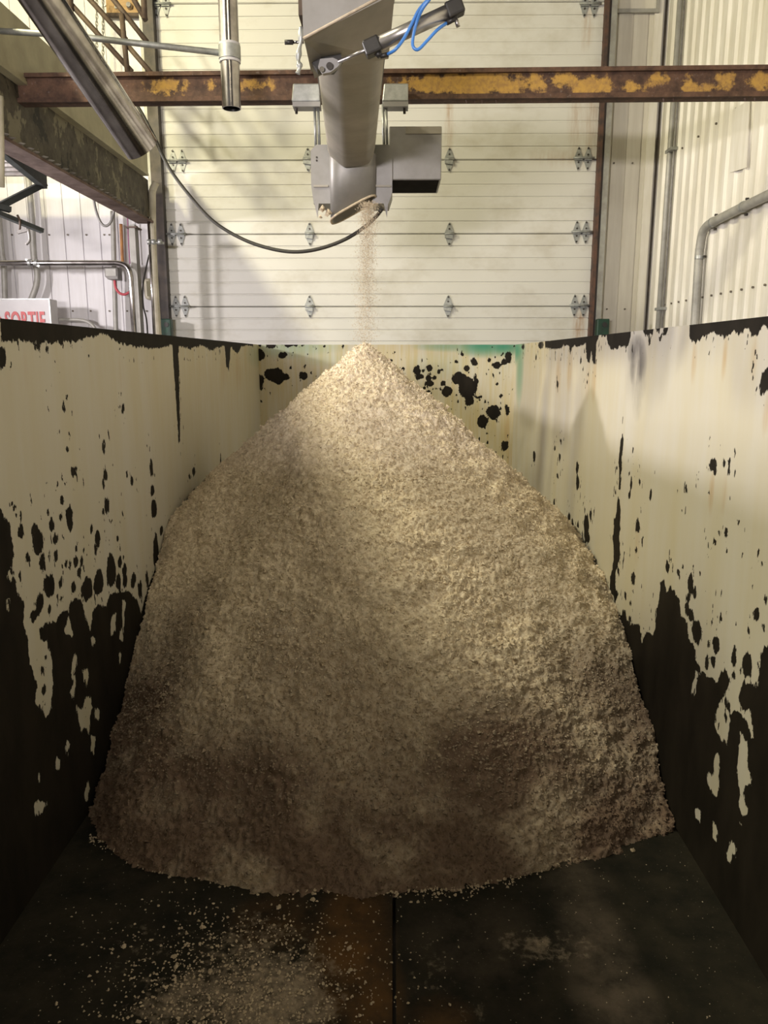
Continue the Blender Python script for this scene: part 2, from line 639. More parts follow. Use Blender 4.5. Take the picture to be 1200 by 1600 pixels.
def ribbed(mb, a0, a1, z0, z1, pitch, to3, rib=0.028, h=0.014):
    """trapezoid ribbed sheet along axis a"""
    prof = []
    a = a0
    while a < a1:
        prof += [(a, 0), (a + pitch - rib * 2, 0), (a + pitch - rib * 1.5, h), (a + pitch - rib * 0.5, h)]
        a += pitch
    prof.append((a, 0))
    vs = [to3(p, q, z) for z in (z0, z1) for p, q in prof]
    n = len(prof)
    mb.add(vs, [(i, i + 1, n + i + 1, n + i) for i in range(n - 1)])
    return mb


def grooved(mb, a0, a1, z0, z1, pitch, to3, g=0.012, h=0.012):
    prof = []
    a = a0
    while a < a1:
        prof += [(a, 0), (a + pitch - g, 0), (a + pitch - g * 0.8, -h), (a + pitch - g * 0.2, -h)]
        a += pitch
    prof.append((a, 0))
    vs = [to3(p, q, z) for z in (z0, z1) for p, q in prof]
    n = len(prof)
    mb.add(vs, [(i, i + 1, n + i + 1, n + i) for i in range(n - 1)])
    return mb


# back wall in two materials: left of the door (white), right of it (greyer, shade put into the colour)
x_dl, x_dr = P(256, 366, Y_DOOR).x, P(927, 366, Y_DOOR).x
wb = thing('wall_back', (0, Y_WALL, 0), 'end wall of ribbed metal sheet around the big sectional door', 'wall', kind='structure')
mb = MB()
grooved(mb, -5.6, x_dl + 0.05, -0.2, Z_TOP, 0.168, lambda a, q, z: (a, Y_WALL - q, z))
mb.build('ribbed_sheet', M['sheet_left'], wb)
mb = MB()
grooved(mb, x_dr - 0.1, X_RW - 0.02, -0.2, Z_TOP, 0.135, lambda a, q, z: (a, Y_WALL - q, z))
mb.build('ribbed_sheet', M['sheet_shaded'], wb)
MB().box(-5.6, X_RW, Y_WALL + 0.02, Y_WALL + 0.08, -0.2, Z_TOP).build('backing', M['concrete'], wb)
# framed panel above, right of the door
hp = MB()
a, b_ = P(950, -20, Y_WALL - 0.02), P(1024, 15, Y_WALL - 0.02)
hp.box(a.x, b_.x, Y_WALL - 0.03, Y_WALL, b_.z, a.z + 0.5)
hpo = hp.build('header_panel', M['sheet_shaded'], wb)
fm = MB()
fm.box(a.x, b_.x + 0.03, Y_WALL - 0.045, Y_WALL - 0.02, b_.z - 0.03, b_.z)
fm.box(b_.x, b_.x + 0.03, Y_WALL - 0.045, Y_WALL - 0.02, b_.z, a.z + 0.5)
fm.build('panel_trim', M['galv_paint'], hpo)

# right wall
wr = thing('wall_right', (X_RW, 4, 0), 'pale ribbed metal side wall to the right of the container', 'wall', kind='structure')
mb = MB()
ribbed(mb, -1.0, Y_WALL, -0.2, Z_TOP, 0.172, lambda a, q, z: (X_RW - q, a, z), rib=0.03, h=0.02)
mb.build('ribbed_sheet', M['sheet'], wr)
MB().box(X_RW + 0.01, X_RW + 0.06, -1, Y_WALL + 0.08, -0.2, Z_TOP).build('backing', M['concrete'], wr)
tr = MB()
tr.box(X_RW - 0.035, X_RW - 0.022, Y_WALL - 0.028, Y_WALL - 0.003, -0.2, Z_TOP)
tag(tr.build('trim_1', M['track_dark']), 'dark vertical corner seam between end wall and right wall', 'trim', kind='structure')
tr = MB()
tr.box(X_RW - 0.13, X_RW - 0.055, Y_WALL - 0.022, Y_WALL - 0.004, -0.2, Z_TOP)
tag(tr.build('trim_2', M['sheet']), 'pale corner flashing strip beside the dark seam', 'trim', kind='structure')

# left wall, far beyond the platform
wl = MB()
ribbed(wl, -1.0, Y_WALL, -0.2, Z_TOP, 0.17, lambda a, q, z: (-5.6 + q, a, z))
tag(wl.build('wall_left', M['sheet_left']), 'white ribbed side wall beyond the platform', 'wall', kind='structure')

# screws on the sheets
scr = MB().tube([(0, 0.0, 0), (0, -0.010, 0)], 0.0085, 6)
scr_o = scr.build('screw', M['screw'])
scr_o.parent = wb
first = True
for v, us in ((367, (19, 77, 106, 135, 163, 171, 178)), (486, (73, 114, 142, 171, 199, 214, 229)),
              (255, (943, 959, 988, 1017)), (483, (932, 948, 976, 1004))):
    for u in us:
        p = P(u, v, Y_WALL - 0.002)
        loc = p - Vector(wb.location)
        if first:
            scr_o.location = loc
            first = False
        else:
            link_copy(scr_o, loc, wb)
s2 = MB().tube([(0, 0, 0), (-0.010, 0, 0)], 0.0085, 6).build('screw', M['screw'])
s2.parent = wr
first = True
for z, step in ((2.16, 0.172), (3.42, 0.172)):
    yy = 7.3
    while yy > 4.6:
        loc = Vector((X_RW - 0.004, yy, z)) - Vector(wr.location)
        if first:
            s2.location = loc
            first = False
        else:
            link_copy(s2, loc, wr)
        yy -= step * (1 if z < 3 else 2)
# sheet patch on right wall
pp = [PX(1146, 172, X_RW - 0.024), PX(1173, 155, X_RW - 0.024), PX(1167, 262, X_RW - 0.024), PX(1141, 270, X_RW - 0.024)]
MB().prism(pp[::-1], (-0.006, 0, 0)).build('sheet_patch', M['sheet'], wr)

# ------------------------------------------------------------------ sectional door
door = thing('door_1', (0, Y_DOOR, 0), 'large white sectional overhead door with rows of hinges', 'door', kind='structure')
zj = [P(600, v, Y_DOOR).z for v in (479, 365.5, 250)]
step = (zj[2] - zj[0]) / 2
joints = [zj[0] - 3 * step, zj[0] - 2 * step, zj[0] - step, zj[0], zj[1], zj[2], zj[2] + step, zj[2] + 2 * step, zj[2] + 3 * step]
rust_marks = [(702, 158, 6, 30, 0.9), (702, 200, 8, 60, 0.45), (905, 510, 12, 40, 0.9), (925, 180, 14, 70, 0.55), (900, 190, 14, 50, 0.45), (918, 40, 10, 40, 0.5), (880, 245, 70, 8, 0.4)]


def door_fields(X, Z):
    r = np.zeros(X.shape)
    for u, v, ru, rv, s in rust_marks:
        p = P(u, v, Y_DOOR)
        r = np.maximum(r, s * soft(X, Z, p.x, p.z, ru / 1270 * Y_DOOR, rv / 1270 * Y_DOOR))
    return r


for i in range(len(joints) - 1):
    z0, z1 = joints[i] + 0.002, joints[i + 1] - 0.002
    h = z1 - z0
    if h < 0.05:
        continue
    # profile: flat boards separated by shallow grooves
    pr = [(z0, 0.012), (z0 + 0.006, 0.0)]
    nb = 6
    for k in range(1, nb):
        zz = z0 + h * k / nb
        g = 0.007 if k not in (1, 5) else 0.010
        pr += [(zz - 0.008, 0.0), (zz - 0.003, g), (zz + 0.003, g), (zz + 0.008, 0.0)]
    pr += [(z1 - 0.006, 0.0), (z1, 0.012)]
    Zs = np.array([p[0] for p in pr])
    Ds = np.array([p[1] for p in pr])
    Xs = np.linspace(x_dl, x_dr, 160)
    XX, ZZ = np.meshgrid(Xs, Zs, indexing='ij')
    grid_object('door_panel', Xs, Zs, lambda a, b: (a, Y_DOOR + np.interp(b, Zs, Ds), b), {'rust': door_fields(XX, ZZ)}, M['door'], door, thick=(0, 0.045, 0))


def diamond(mb, cx, cz, w_, h_, y, t):
    pts = [(0, 1), (0.28, 0.82), (0.95, 0.15), (1, 0), (0.95, -0.15), (0.28, -0.82), (0, -1), (-0.28, -0.82), (-0.95, -0.15), (-1, 0), (-0.95, 0.15), (-0.28, 0.82)]
    mb.prism([(cx + a * w_, y, cz + b * h_) for a, b in pts], (0, -t, 0))


bolt_me = None


def hinge(u, v, double, flip=1):
    global bolt_me
    p = P(u, v, Y_DOOR)
    mb = MB()
    bl = []
    if double:
        for dx in (-0.042, 0.042):
            diamond(mb, p.x + dx, p.z, 0.036, 0.102, Y_DOOR - 0.001, 0.008)
            bl += [(p.x + dx, 0.083), (p.x + dx, 0.032), (p.x + dx, -0.032), (p.x + dx, -0.083)]
            mb.box(p.x + dx - 0.034, p.x + dx + 0.034, Y_DOOR - 0.030, Y_DOOR - 0.006, p.z - 0.016, p.z + 0.010)
        mb.tube([(p.x - 0.095, Y_DOOR - 0.036, p.z), (p.x + 0.095, Y_DOOR - 0.036, p.z)], 0.009, 8)
    else:
        diamond(mb, p.x, p.z, 0.044, 0.105, Y_DOOR - 0.001, 0.010)
        mb.prism([(p.x - 0.040, Y_DOOR - 0.01, p.z - 0.035), (p.x + 0.030, Y_DOOR - 0.01, p.z - 0.045), (p.x + 0.030, Y_DOOR - 0.01, p.z + 0.02), (p.x - 0.040, Y_DOOR - 0.01, p.z + 0.02)], (0, -0.025, 0))
        mb.tube([(p.x - 0.042, Y_DOOR - 0.036, p.z), (p.x + 0.042, Y_DOOR - 0.036, p.z)], 0.010, 8)
        bl += [(p.x, 0.085), (p.x, -0.085), (p.x, 0.045)]
    o = mb.build('hinge', M['hinge'], door)
    for bx, bz in bl:
        if bolt_me is None:
            b0 = MB().tube([(0, 0, 0), (0, -0.008, 0)], 0.0085, 6).build('bolt', M['bolt'], o)
            b0.location = Vector((bx, Y_DOOR - 0.010, p.z + bz)) - org(o)
            # undo the parent offset baked into the shared mesh
            for vv in b0.data.vertices:
                vv.co += org(o)
            bolt_me = b0.data
        else:
            b1 = bpy.data.objects.new('bolt', bolt_me)
            b1.parent = o
            b1.location = Vector((bx, Y_DOOR - 0.010, p.z + bz)) - org(o)
            C.objects.link(b1)


for u, v in ((278, 252), (276, 366.5), (282.5, 479)):
    hinge(u, v, True)
hinge(252, 8, True)
for u, v in ((911, 248), (908, 363), (904.5, 477.5)):
    hinge(u, v, True)
hinge(921, 8, True)
for v in (250, 366, 479):
    hinge(484 if v > 300 else 481, v, False)
    hinge(702 if v < 400 else 700, v, False)

# door tracks
t1 = thing('door_track', P(935, 523, 7.38), 'grey and rust-edged steel track down the right side of the overhead door', 'track')
xr = P(928, 366, 7.39).x
MB().box(xr - 0.01, xr + 0.022, 7.33, 7.47, 0, Z_TOP).build('seal_strip', M['track_rust'], t1)
MB().box(xr + 0.022, xr + 0.045, 7.36, 7.50, 0, Z_TOP).build('track_lip', M['track_dark'], t1)
MB().box(xr + 0.045, xr + 0.095, 7.35, 7.53, 0, Z_TOP).build('track_rail', M['track_grey'], t1)
t2 = thing('door_track', P(258, 520, 7.36), 'dark steel track down the left side of the overhead door', 'track')
xl = P(256, 366, 7.36).x
MB().box(xl - 0.075, xl + 0.02, 7.31, 7.47, 0, Z_TOP).build('track_rail', M['track_dark'], t2)
MB().box(xl - 0.115, xl - 0.078, 7.36, 7.53, 0, Z_TOP).build('track_lip', M['track_grey'], t2)


def pbox(u0, v0, u1, v1, Y, depth):
    um, vm = (u0 + u1) / 2, (v0 + v1) / 2
    return P(u0, vm, Y).x, P(u1, vm, Y).x, Y, Y + depth, P(um, v1, Y).z, P(um, v0, Y).z


# photo-eye boxes
for (u0, v0, u1, v1, lab) in ((933, 498, 952, 530, 'small green sensor box mounted right of the door track'), (250, 498, 267, 530, 'small dark green sensor box at the foot of the left door track')):
    x0, x1, y0, y1, z0, z1 = pbox(u0, v0, u1, v1, 7.22, 0.08)
    s = thing('sensor_box', ((x0 + x1) / 2, y0, z0), lab, 'sensor', 'door sensors')
    bevel(MB().box(x0, x1, y0, y1, z0, z1).build('housing', M['green_box'], s), 0.008)
    MB().tube([((x0 + x1) / 2 + 0.01, y0 - 0.008, z0 + 0.13), ((x0 + x1) / 2 + 0.01, y0 + 0.01, z0 + 0.13)], 0.022, 12).build('lens', M['plastic_black'], s)
    MB().box((x0 + x1) / 2 - 0.02, (x0 + x1) / 2 + 0.02, y1, Y_WALL - 0.01, z0 + 0.05, z0 + 0.09).build('bracket', M['galv'], s)

# ================================================================== CONTAINER
XL, XR, YB, ZT = -1.15, 1.04, 6.70, 1.805
Y0 = -0.6
cont = thing('steel_container', (0, 3, -0.02), 'long open-topped steel container with peeling cream paint over black steel', 'container')


def conv(pts, o, s, to):
    return [to(o[0] + x / s, o[1] + y / s) for x, y in pts]


def blobs_to(pts, o, s, to):
    out = []
    for cx, cy, rx, ry in pts:
        u, v = o[0] + cx / s, o[1] + cy / s
        a = to(u, v)
        b = to(u + rx / s, v)
        c = to(u, v + ry / s)
        out.append((a[0], a[1], max(abs(b[0] - a[0]), 0.004), max(abs(c[1] - a[1]), 0.004)))
    return out


toL = lambda u, v: tuple(PX(u, v, XL))[1:]
toR = lambda u, v: tuple(PX(u, v, XR))[1:]
toB = lambda u, v: (P(u, v, YB).x, P(u, v, YB).z)

S1, O1 = 2.857, (0, 490)
L_blobs = blobs_to([(10, 190, 22, 50), (170, 140, 12, 15), (205, 160, 8, 22), (230, 328, 5, 18), (285, 424, 10, 24), (548, 425, 9, 26), (300, 600, 6, 12), (463, 593, 5, 18), (333, 703, 10, 18), (470, 720, 8, 20), (460, 760, 8, 35), (590, 748, 6, 20), (475, 865, 10, 42), (676, 690, 6, 35), (680, 790, 9, 25), (687, 870, 13, 45), (865, 705, 6, 22), (845, 730, 3, 10), (65, 865, 9, 13), (278, 835, 6, 15), (310, 915, 16, 62), (272, 907, 8, 15), (213, 885, 6, 16), (230, 945, 12, 30), (90, 975, 12, 28), (150, 965, 14, 20), (172, 1020, 26, 60), (190, 1100, 12, 45), (250, 1005, 10, 28), (408, 962, 8, 20), (437, 1003, 12, 34), (525, 880, 5, 12), (525, 1008, 5, 12), (426, 1055, 6, 20), (757, 942, 7, 24), (720, 970, 8, 24), (790, 915, 7, 7), (866, 795, 4, 12), (820, 860, 4, 15), (210, 965, 7, 8), (343, 1048, 7, 14), (375, 1050, 5, 12), (250, 1085, 7, 20), (218, 1085, 8, 28), (118, 1090, 5, 18), (295, 1120, 6, 14), (365, 1110, 5, 16), (495, 1130, 20, 55), (340, 1105, 10, 22), (535, 1110, 10, 30), (555, 1150, 12, 35), (985, 660, 3, 28), (697, 1060, 9, 80)], O1, S1, toL)
S4, O4 = 3.0, (0, 850)
L_blobs += blobs_to([(130, 70, 10, 25), (235, 195, 28, 62), (285, 180, 14, 30), (288, 260, 12, 30), (183, 280, 20, 45), (232, 300, 8, 18), (340, 205, 10, 24), (372, 135, 8, 22), (410, 215, 26, 55), (462, 180, 24, 60), (520, 130, 22, 75), (556, 180, 14, 42), (585, 170, 12, 40), (625, 175, 14, 38), (655, 210, 10, 40), (690, 170, 6, 40), (730, 40, 14, 70), (55, 130, 16, 22), (65, 185, 14, 35), (155, 340, 18, 20), (210, 410, 30, 40), (195, 595, 10, 25), (205, 685, 9, 20), (205, 745, 8, 18)], O4, S4, toL)
L_polys = [conv([(0, 0), (0, 125), (60, 125), (130, 122), (180, 132), (250, 130), (340, 125), (380, 108), (430, 100), (445, 84), (470, 95), (530, 130), (600, 145), (700, 155), (770, 140), (780, 300), (797, 575), (806, 575), (798, 230), (797, 142), (850, 155), (900, 140), (940, 165), (980, 150), (1003, 140), (1010, 240), (1022, 245), (1030, 150), (1060, 180), (1075, 150), (1100, 140), (1130, 150), (1130, 90), (600, 20), (100, -60)], O1, S1, toL),
           conv([(-300, 830), (0, 855), (20, 900), (45, 930), (55, 1010), (60, 1090), (58, 1140), (30, 1170), (-300, 1200)], O1, S1, toL),
           conv([(-400, -60), (30, -40), (50, 20), (40, 110), (30, 160), (70, 190), (95, 250), (118, 300), (108, 370), (132, 430), (140, 560), (170, 650), (165, 745), (215, 810), (240, 770), (250, 640), (240, 540), (225, 440), (180, 420), (200, 385), (255, 360), (300, 310), (320, 330), (330, 270), (380, 255), (395, 330), (420, 400), (435, 310), (460, 285), (500, 300), (510, 230), (540, 225), (600, 220), (640, 260), (660, 330), (700, 190), (760, 40), (800, 300), (900, 2000), (-400, 2400)], O4, S4, toL)]
L_isl = [conv(p, O4, S4, toL) for p in (
    [(318, 330), (330, 400), (348, 430), (325, 425), (305, 410)], [(400, 310), (420, 320), (424, 400), (412, 370)],
    [(345, 520), (358, 530), (355, 590), (338, 585)], [(385, 595), (410, 588), (415, 620), (408, 670), (398, 625)],
    [(400, 720), (425, 730), (430, 770), (420, 800), (420, 885), (395, 850), (385, 885), (365, 800), (360, 760), (390, 780)],
    [(335, 610), (352, 640), (345, 720), (330, 690), (345, 650)], [(445, 770), (465, 780), (460, 825), (445, 810)], [(525, 350), (545, 320), (540, 400), (520, 425)],
    [(575, 270), (588, 280), (575, 450), (560, 440), (575, 370)], [(430, 440), (445, 450), (432, 475)], [(265, 1010), (282, 1015), (278, 1050), (265, 1040)],
    [(430, 900), (447, 900), (440, 980), (428, 960)], [(410, 1120), (418, 1150), (408, 1200), (395, 1180)], [(312, 930), (324, 940), (316, 990), (304, 975)],
    [(160, 1210), (220, 1215), (210, 1245), (165, 1270)], [(172, 1080), (186, 1085), (180, 1115)], [(560, 510), (568, 520), (560, 570)], [(35, 255), (44, 270), (38, 310)])]

S3, O3 = 2.857, (780, 490)
S5, O5 = 3.2, (850, 850)
R_blobs = blobs_to([(165, 195, 3, 15), (260, 315, 4, 20), (365, 210, 3, 15), (392, 307, 3, 10), (1190, 300, 25, 58), (275, 568, 4, 14), (248, 600, 3, 12), (270, 640, 4, 15), (156, 640, 6, 28), (348, 690, 7, 28), (350, 752, 8, 34), (282, 695, 3, 10), (260, 725, 4, 12), (245, 845, 4, 16), (250, 890, 4, 16), (312, 925, 6, 35), (327, 930, 5, 22), (388, 955, 11, 65), (395, 1000, 9, 24), (408, 900, 6, 28), (352, 945, 5, 16), (352, 1000, 5, 18), (370, 1052, 9, 15), (590, 755, 4, 28), (626, 753, 5, 18), (583, 812, 4, 14), (677, 806, 8, 32), (618, 945, 9, 38), (836, 780, 8, 22), (950, 675, 20, 32), (963, 700, 10, 18), (1001, 670, 11, 25), (1015, 975, 8, 22), (982, 980, 4, 8), (963, 1020, 6, 12), (1065, 923, 4, 6), (752, 1135, 8, 24), (800, 1155, 7, 18), (1125, 1132, 5, 8), (610, 1053, 4, 14), (532, 1150, 5, 15), (597, 1168, 7, 8), (107, 148, 6, 12), (185, 140, 12, 16)], O3, S3, toR)
R_blobs += blobs_to([(445, 178, 10, 30), (460, 25, 4, 15), (405, 260, 5, 22), (430, 295, 5, 14), (618, 120, 9, 26), (672, 142, 8, 18), (732, 200, 16, 40), (748, 240, 14, 30), (722, 270, 9, 22), (715, 320, 10, 25), (730, 348, 12, 22), (883, 363, 10, 25), (838, 395, 8, 22), (858, 435, 10, 22), (860, 500, 22, 48), (825, 500, 8, 22), (846, 582, 14, 32), (815, 593, 9, 25), (952, 530, 5, 18), (948, 580, 14, 34), (945, 652, 7, 20), (1018, 612, 28, 62), (980, 632, 8, 18), (1072, 605, 8, 18), (1062, 345, 16, 38), (1110, 290, 10, 45), (1100, 420, 15, 30), (1023, 443, 6, 14), (768, 612, 13, 25), (765, 440, 26, 64), (400, 380, 12, 50), (430, 375, 6, 20), (500, 418, 6, 20), (540, 330, 3, 12), (560, 318, 4, 12), (1035, 118, 5, 8), (918, 810, 12, 34), (908, 865, 8, 18), (990, 1055, 13, 28), (1005, 1140, 16, 32), (862, 1075, 6, 14)], O5, S5, toR)
R_polys = [conv(p, O3, S3, toR) for p in (
    [(205, 122), (205, 152), (240, 160), (275, 158), (290, 140), (310, 140), (318, 180), (325, 150), (385, 140), (392, 215), (402, 220), (413, 150), (417, 225), (430, 225), (433, 140), (445, 98), (450, 60)],
    [(455, 85), (460, 100), (480, 110), (495, 155), (520, 160), (540, 150), (575, 145), (590, 100), (588, 60)],
    [(640, 60), (645, 95), (685, 95), (692, 55)], [(698, 55), (702, 85), (716, 88), (718, 50)], [(735, 50), (735, 95), (715, 130), (708, 112), (728, 85)], [(735, 45), (733, 95), (750, 95), (757, 45)], [(668, 115), (678, 115), (675, 135), (667, 135)],
    [(847, 40), (845, 110), (870, 130), (890, 120), (915, 85), (940, 80), (1010, 105), (1050, 70), (1075, 95), (1110, 65), (1125, 95), (1150, 98), (1175, 70), (1200, 60), (1500, 40), (1500, -80)],
    [(550, 530), (556, 560), (547, 650), (540, 780), (532, 780), (533, 650), (543, 560)],
    [(533, 815), (540, 860), (543, 905), (535, 1000), (540, 1090), (525, 1130), (515, 1200), (497, 1171), (512, 1100), (508, 1000), (512, 930), (525, 890), (525, 840)])]
R_polys += [conv(p, O5, S5, toR) for p in (
    [(350, -30), (372, -30), (382, 60), (360, 120), (358, 220), (378, 245), (358, 290), (360, 370), (345, 260), (330, 235), (330, 160), (352, 120)],
    [(250, 300), (390, 350), (430, 400), (480, 400), (488, 495), (505, 440), (525, 440), (548, 480), (560, 330), (575, 290), (580, 190), (600, 182), (615, 240), (635, 215), (655, 240), (672, 270), (690, 370), (718, 400), (725, 480), (755, 520), (765, 600), (745, 690), (728, 770), (765, 745), (755, 690), (790, 650), (830, 670), (868, 690), (880, 635), (910, 630), (938, 690), (905, 750), (885, 800), (850, 900), (865, 950), (918, 1015), (928, 900), (935, 845), (990, 840), (1005, 880), (1045, 970), (1030, 830), (985, 840), (970, 770), (990, 690), (1050, 720), (1065, 680), (1085, 590), (1090, 515), (1110, 505), (1600, 480), (1600, 2400), (0, 2400), (0, 1000)])]
R_isl = [conv(p, O5, S5, toR) for p in (
    [(860, 1050), (876, 1070), (870, 1170), (865, 1245), (835, 1230), (815, 1195), (825, 1150), (850, 1160)],
    [(985, 945), (1010, 1000), (1012, 1080), (1030, 1160), (1030, 1190), (1000, 1200), (995, 1290), (1012, 1330), (995, 1355), (968, 1300), (985, 1260), (960, 1110), (975, 1060)],
    [(760, 1325), (778, 1345), (775, 1370), (760, 1360)], [(850, 1400), (865, 1425), (860, 1480), (842, 1465)], [(945, 1470), (955, 1500), (955, 1550), (935, 1540), (930, 1590), (915, 1560), (930, 1510)], [(978, 1390), (988, 1400), (980, 1415)])]
S2, O2 = 2.727, (380, 500)
B_blobs = blobs_to([(8, 108, 6, 15), (50, 105, 26, 8), (118, 108, 22, 12), (208, 106, 45, 9), (63, 148, 24, 26), (168, 150, 18, 18), (120, 235, 28, 26), (145, 240, 30, 34), (180, 242, 18, 16), (72, 262, 16, 30), (258, 236, 18, 14), (63, 455, 14, 19), (628, 173, 6, 6), (683, 208, 6, 8), (740, 215, 16, 20), (752, 240, 20, 14), (790, 203, 16, 14), (768, 218, 8, 8), (790, 245, 12, 14), (795, 270, 20, 14), (812, 245, 12, 8), (835, 220, 8, 8), (848, 212, 6, 6), (790, 318, 14, 20), (767, 293, 6, 7), (822, 293, 5, 6), (853, 272, 10, 9), (870, 305, 24, 22), (933, 148, 8, 8), (910, 177, 9, 8), (985, 178, 12, 17), (950, 207, 13, 12), (920, 250, 32, 26), (955, 290, 38, 45), (965, 345, 20, 22), (990, 280, 12, 45), (1000, 330, 15, 12), (1048, 172, 9, 12), (1080, 193, 24, 16), (1110, 178, 14, 10), (1132, 158, 14, 26), (1067, 394, 30, 33), (1022, 434, 23, 28), (1124, 381, 11, 20), (1116, 535, 13, 19), (1037, 482, 6, 7), (1098, 323, 9, 4), (1082, 272, 4, 4), (915, 348, 5, 6)], O2, S2, toB)


def wear(A, B, polys, blobs, isl):
    f = np.full(A.shape, -0.5)
    for p in polys:
        f = np.maximum(f, sd_poly(A, B, p))
    for b in blobs:
        f = np.maximum(f, sd_ell(A, B, *b))
    for p in isl:
        f = np.minimum(f, -sd_poly(A, B, p) * 1.0 - 0.004)
    return np.clip(f, -0.5, 0.5)


def drips(A, B, pts, to, ln=70, wd=5):
    r = np.zeros(A.shape)
    for u, v, s in pts:
        a = to(u, v)
        b = to(u + wd, v)
        c = to(u, v + ln)
        r = np.maximum(r, s * soft(A, B, (a[0] + c[0]) / 2, (a[1] + c[1]) / 2, abs(b[0] - a[0]), abs(c[1] - a[1]) / 2 + 0.01))
    return r


def wall_grid(x, ya, yb, polys, blobs, isl, rust, green, smudge, to, tx, seam):
    A = np.linspace(ya, yb, max(2, int(round((yb - ya) / 0.0125))))
    B = np.linspace(0.0, ZT, 150)
    AA, BB = np.meshgrid(A, B, indexing='ij')
    f = {'bare': wear(AA, BB, polys, blobs, isl), 'rust': drips(AA, BB, rust, to), 'green': np.zeros(AA.shape), 'smudge': np.zeros(AA.shape),
         'yellow': np.clip((BB - 0.9) / 0.9, 0, 1) ** 1.5 * np.clip((AA - 3.0) / 2.5, 0.15, 1)}
    for a in green:
        f['green'] = np.maximum(f['green'], a[4] * soft(AA, BB, *a[:4]))
    for a in smudge:
        f['smudge'] = np.maximum(f['smudge'], a[4] * soft(AA, BB, *a[:4], 0.7))
    if tx > 0:
        return grid_object('side_panel', A, B, lambda a, b: (x, a, b), f, M['paint'], cont, thick=(tx, 0, 0))
    o = grid_object('side_panel', A, B, lambda a, b: (x, a, b), f, M['paint'], cont, thick=(tx, 0, 0))
    return o


SEAM_L, SEAM_R = 3.66, 3.48
for ya, yb in ((Y0, SEAM_L - 0.0004), (SEAM_L + 0.0004, YB)):
    wall_grid(XL, ya, yb, L_polys, L_blobs, L_isl, [(40, 540, 0.15), (190, 545, 0.15), (372, 545, 0.4), (350, 540, 0.4)], [(6.6, 1.72, 0.5, 0.12, 0.25)], [], toL, -0.05, None)
sm = [toR(994, 548), toR(997, 570), toR(998, 605)]
smud = [(sm[0][0], sm[0][1], 0.13, 0.07, 1.0), (sm[1][0], sm[1][1], 0.12, 0.11, 1.0), (sm[2][0], sm[2][1], 0.10, 0.15, 0.45)]
for ya, yb in ((Y0, SEAM_R - 0.0004), (SEAM_R + 0.0004, YB)):
    wall_grid(XR, ya, yb, R_polys, R_blobs, R_isl, [(1084, 530, 0.5), (1132, 525, 0.55), (1178, 525, 0.5), (872, 550, 0.5), (890, 545, 0.5), (918, 560, 0.6), (928, 560, 0.5), (1112, 735, 0.6), (1131, 735, 0.45), (1196, 612, 0.7), (996, 815, 0.3)],
              [(toR(808, 545)[0], 1.76, 0.45, 0.14, 0.95), (toR(812, 580)[0], 1.60, 0.22, 0.34, 0.7)], smud, toR, 0.05, None)
# end wall
A = np.linspace(XL, XR, 220)
B = np.linspace(0.0, ZT, 180)
AA, BB = np.meshgrid(A, B, indexing='ij')
gz = lambda u, v: toB(u, v)
f = {'bare': wear(AA, BB, [], B_blobs, []), 'rust': drips(AA, BB, [(792, 640, 0.5), (796, 690, 0.5), (405, 610, 0.3), (736, 640, 0.3)], toB), 'smudge': np.zeros(AA.shape),
     'yellow': np.full(AA.shape, 0.9), 'green': np.zeros(AA.shape)}
for (u, v, ru, rv, s) in ((755, 540, 55, 20, 1.0), (785, 542, 40, 16, 1.0), (700, 541, 60, 10, 0.6), (460, 541, 90, 22, 0.45), (500, 560, 50, 14, 0.2), (690, 570, 60, 25, 0.15)):
    p = toB(u, v)
    f['green'] = np.maximum(f['green'], s * soft(AA, BB, p[0], p[1], ru / 1230 * YB, rv / 1230 * YB))
grid_object('end_panel', A, B, lambda a, b: (a, YB, b), f, M['paint'], cont, thick=(0, 0.05, 0))
MB().box(XL, XR, Y0 - 0.05, Y0 - 0.001, 0, 1.73).build('light_cut_gate', M['cream_steel'], cont)  # unseen gate, added to keep the rear light off the lower heap
# outer top rail
for x0, x1 in ((XL - 0.10, XL - 0.051), (XR + 0.051, XR + 0.10)):
    MB().box(x0, x1, Y0, YB + 0.1, ZT - 0.12, ZT - 0.004).build('top_rail', M['peel_dark'], cont)
MB().box(XL, XR, YB + 0.052, YB + 0.10, ZT - 0.12, ZT - 0.006).build('top_rail', M['peel_dark'], cont)

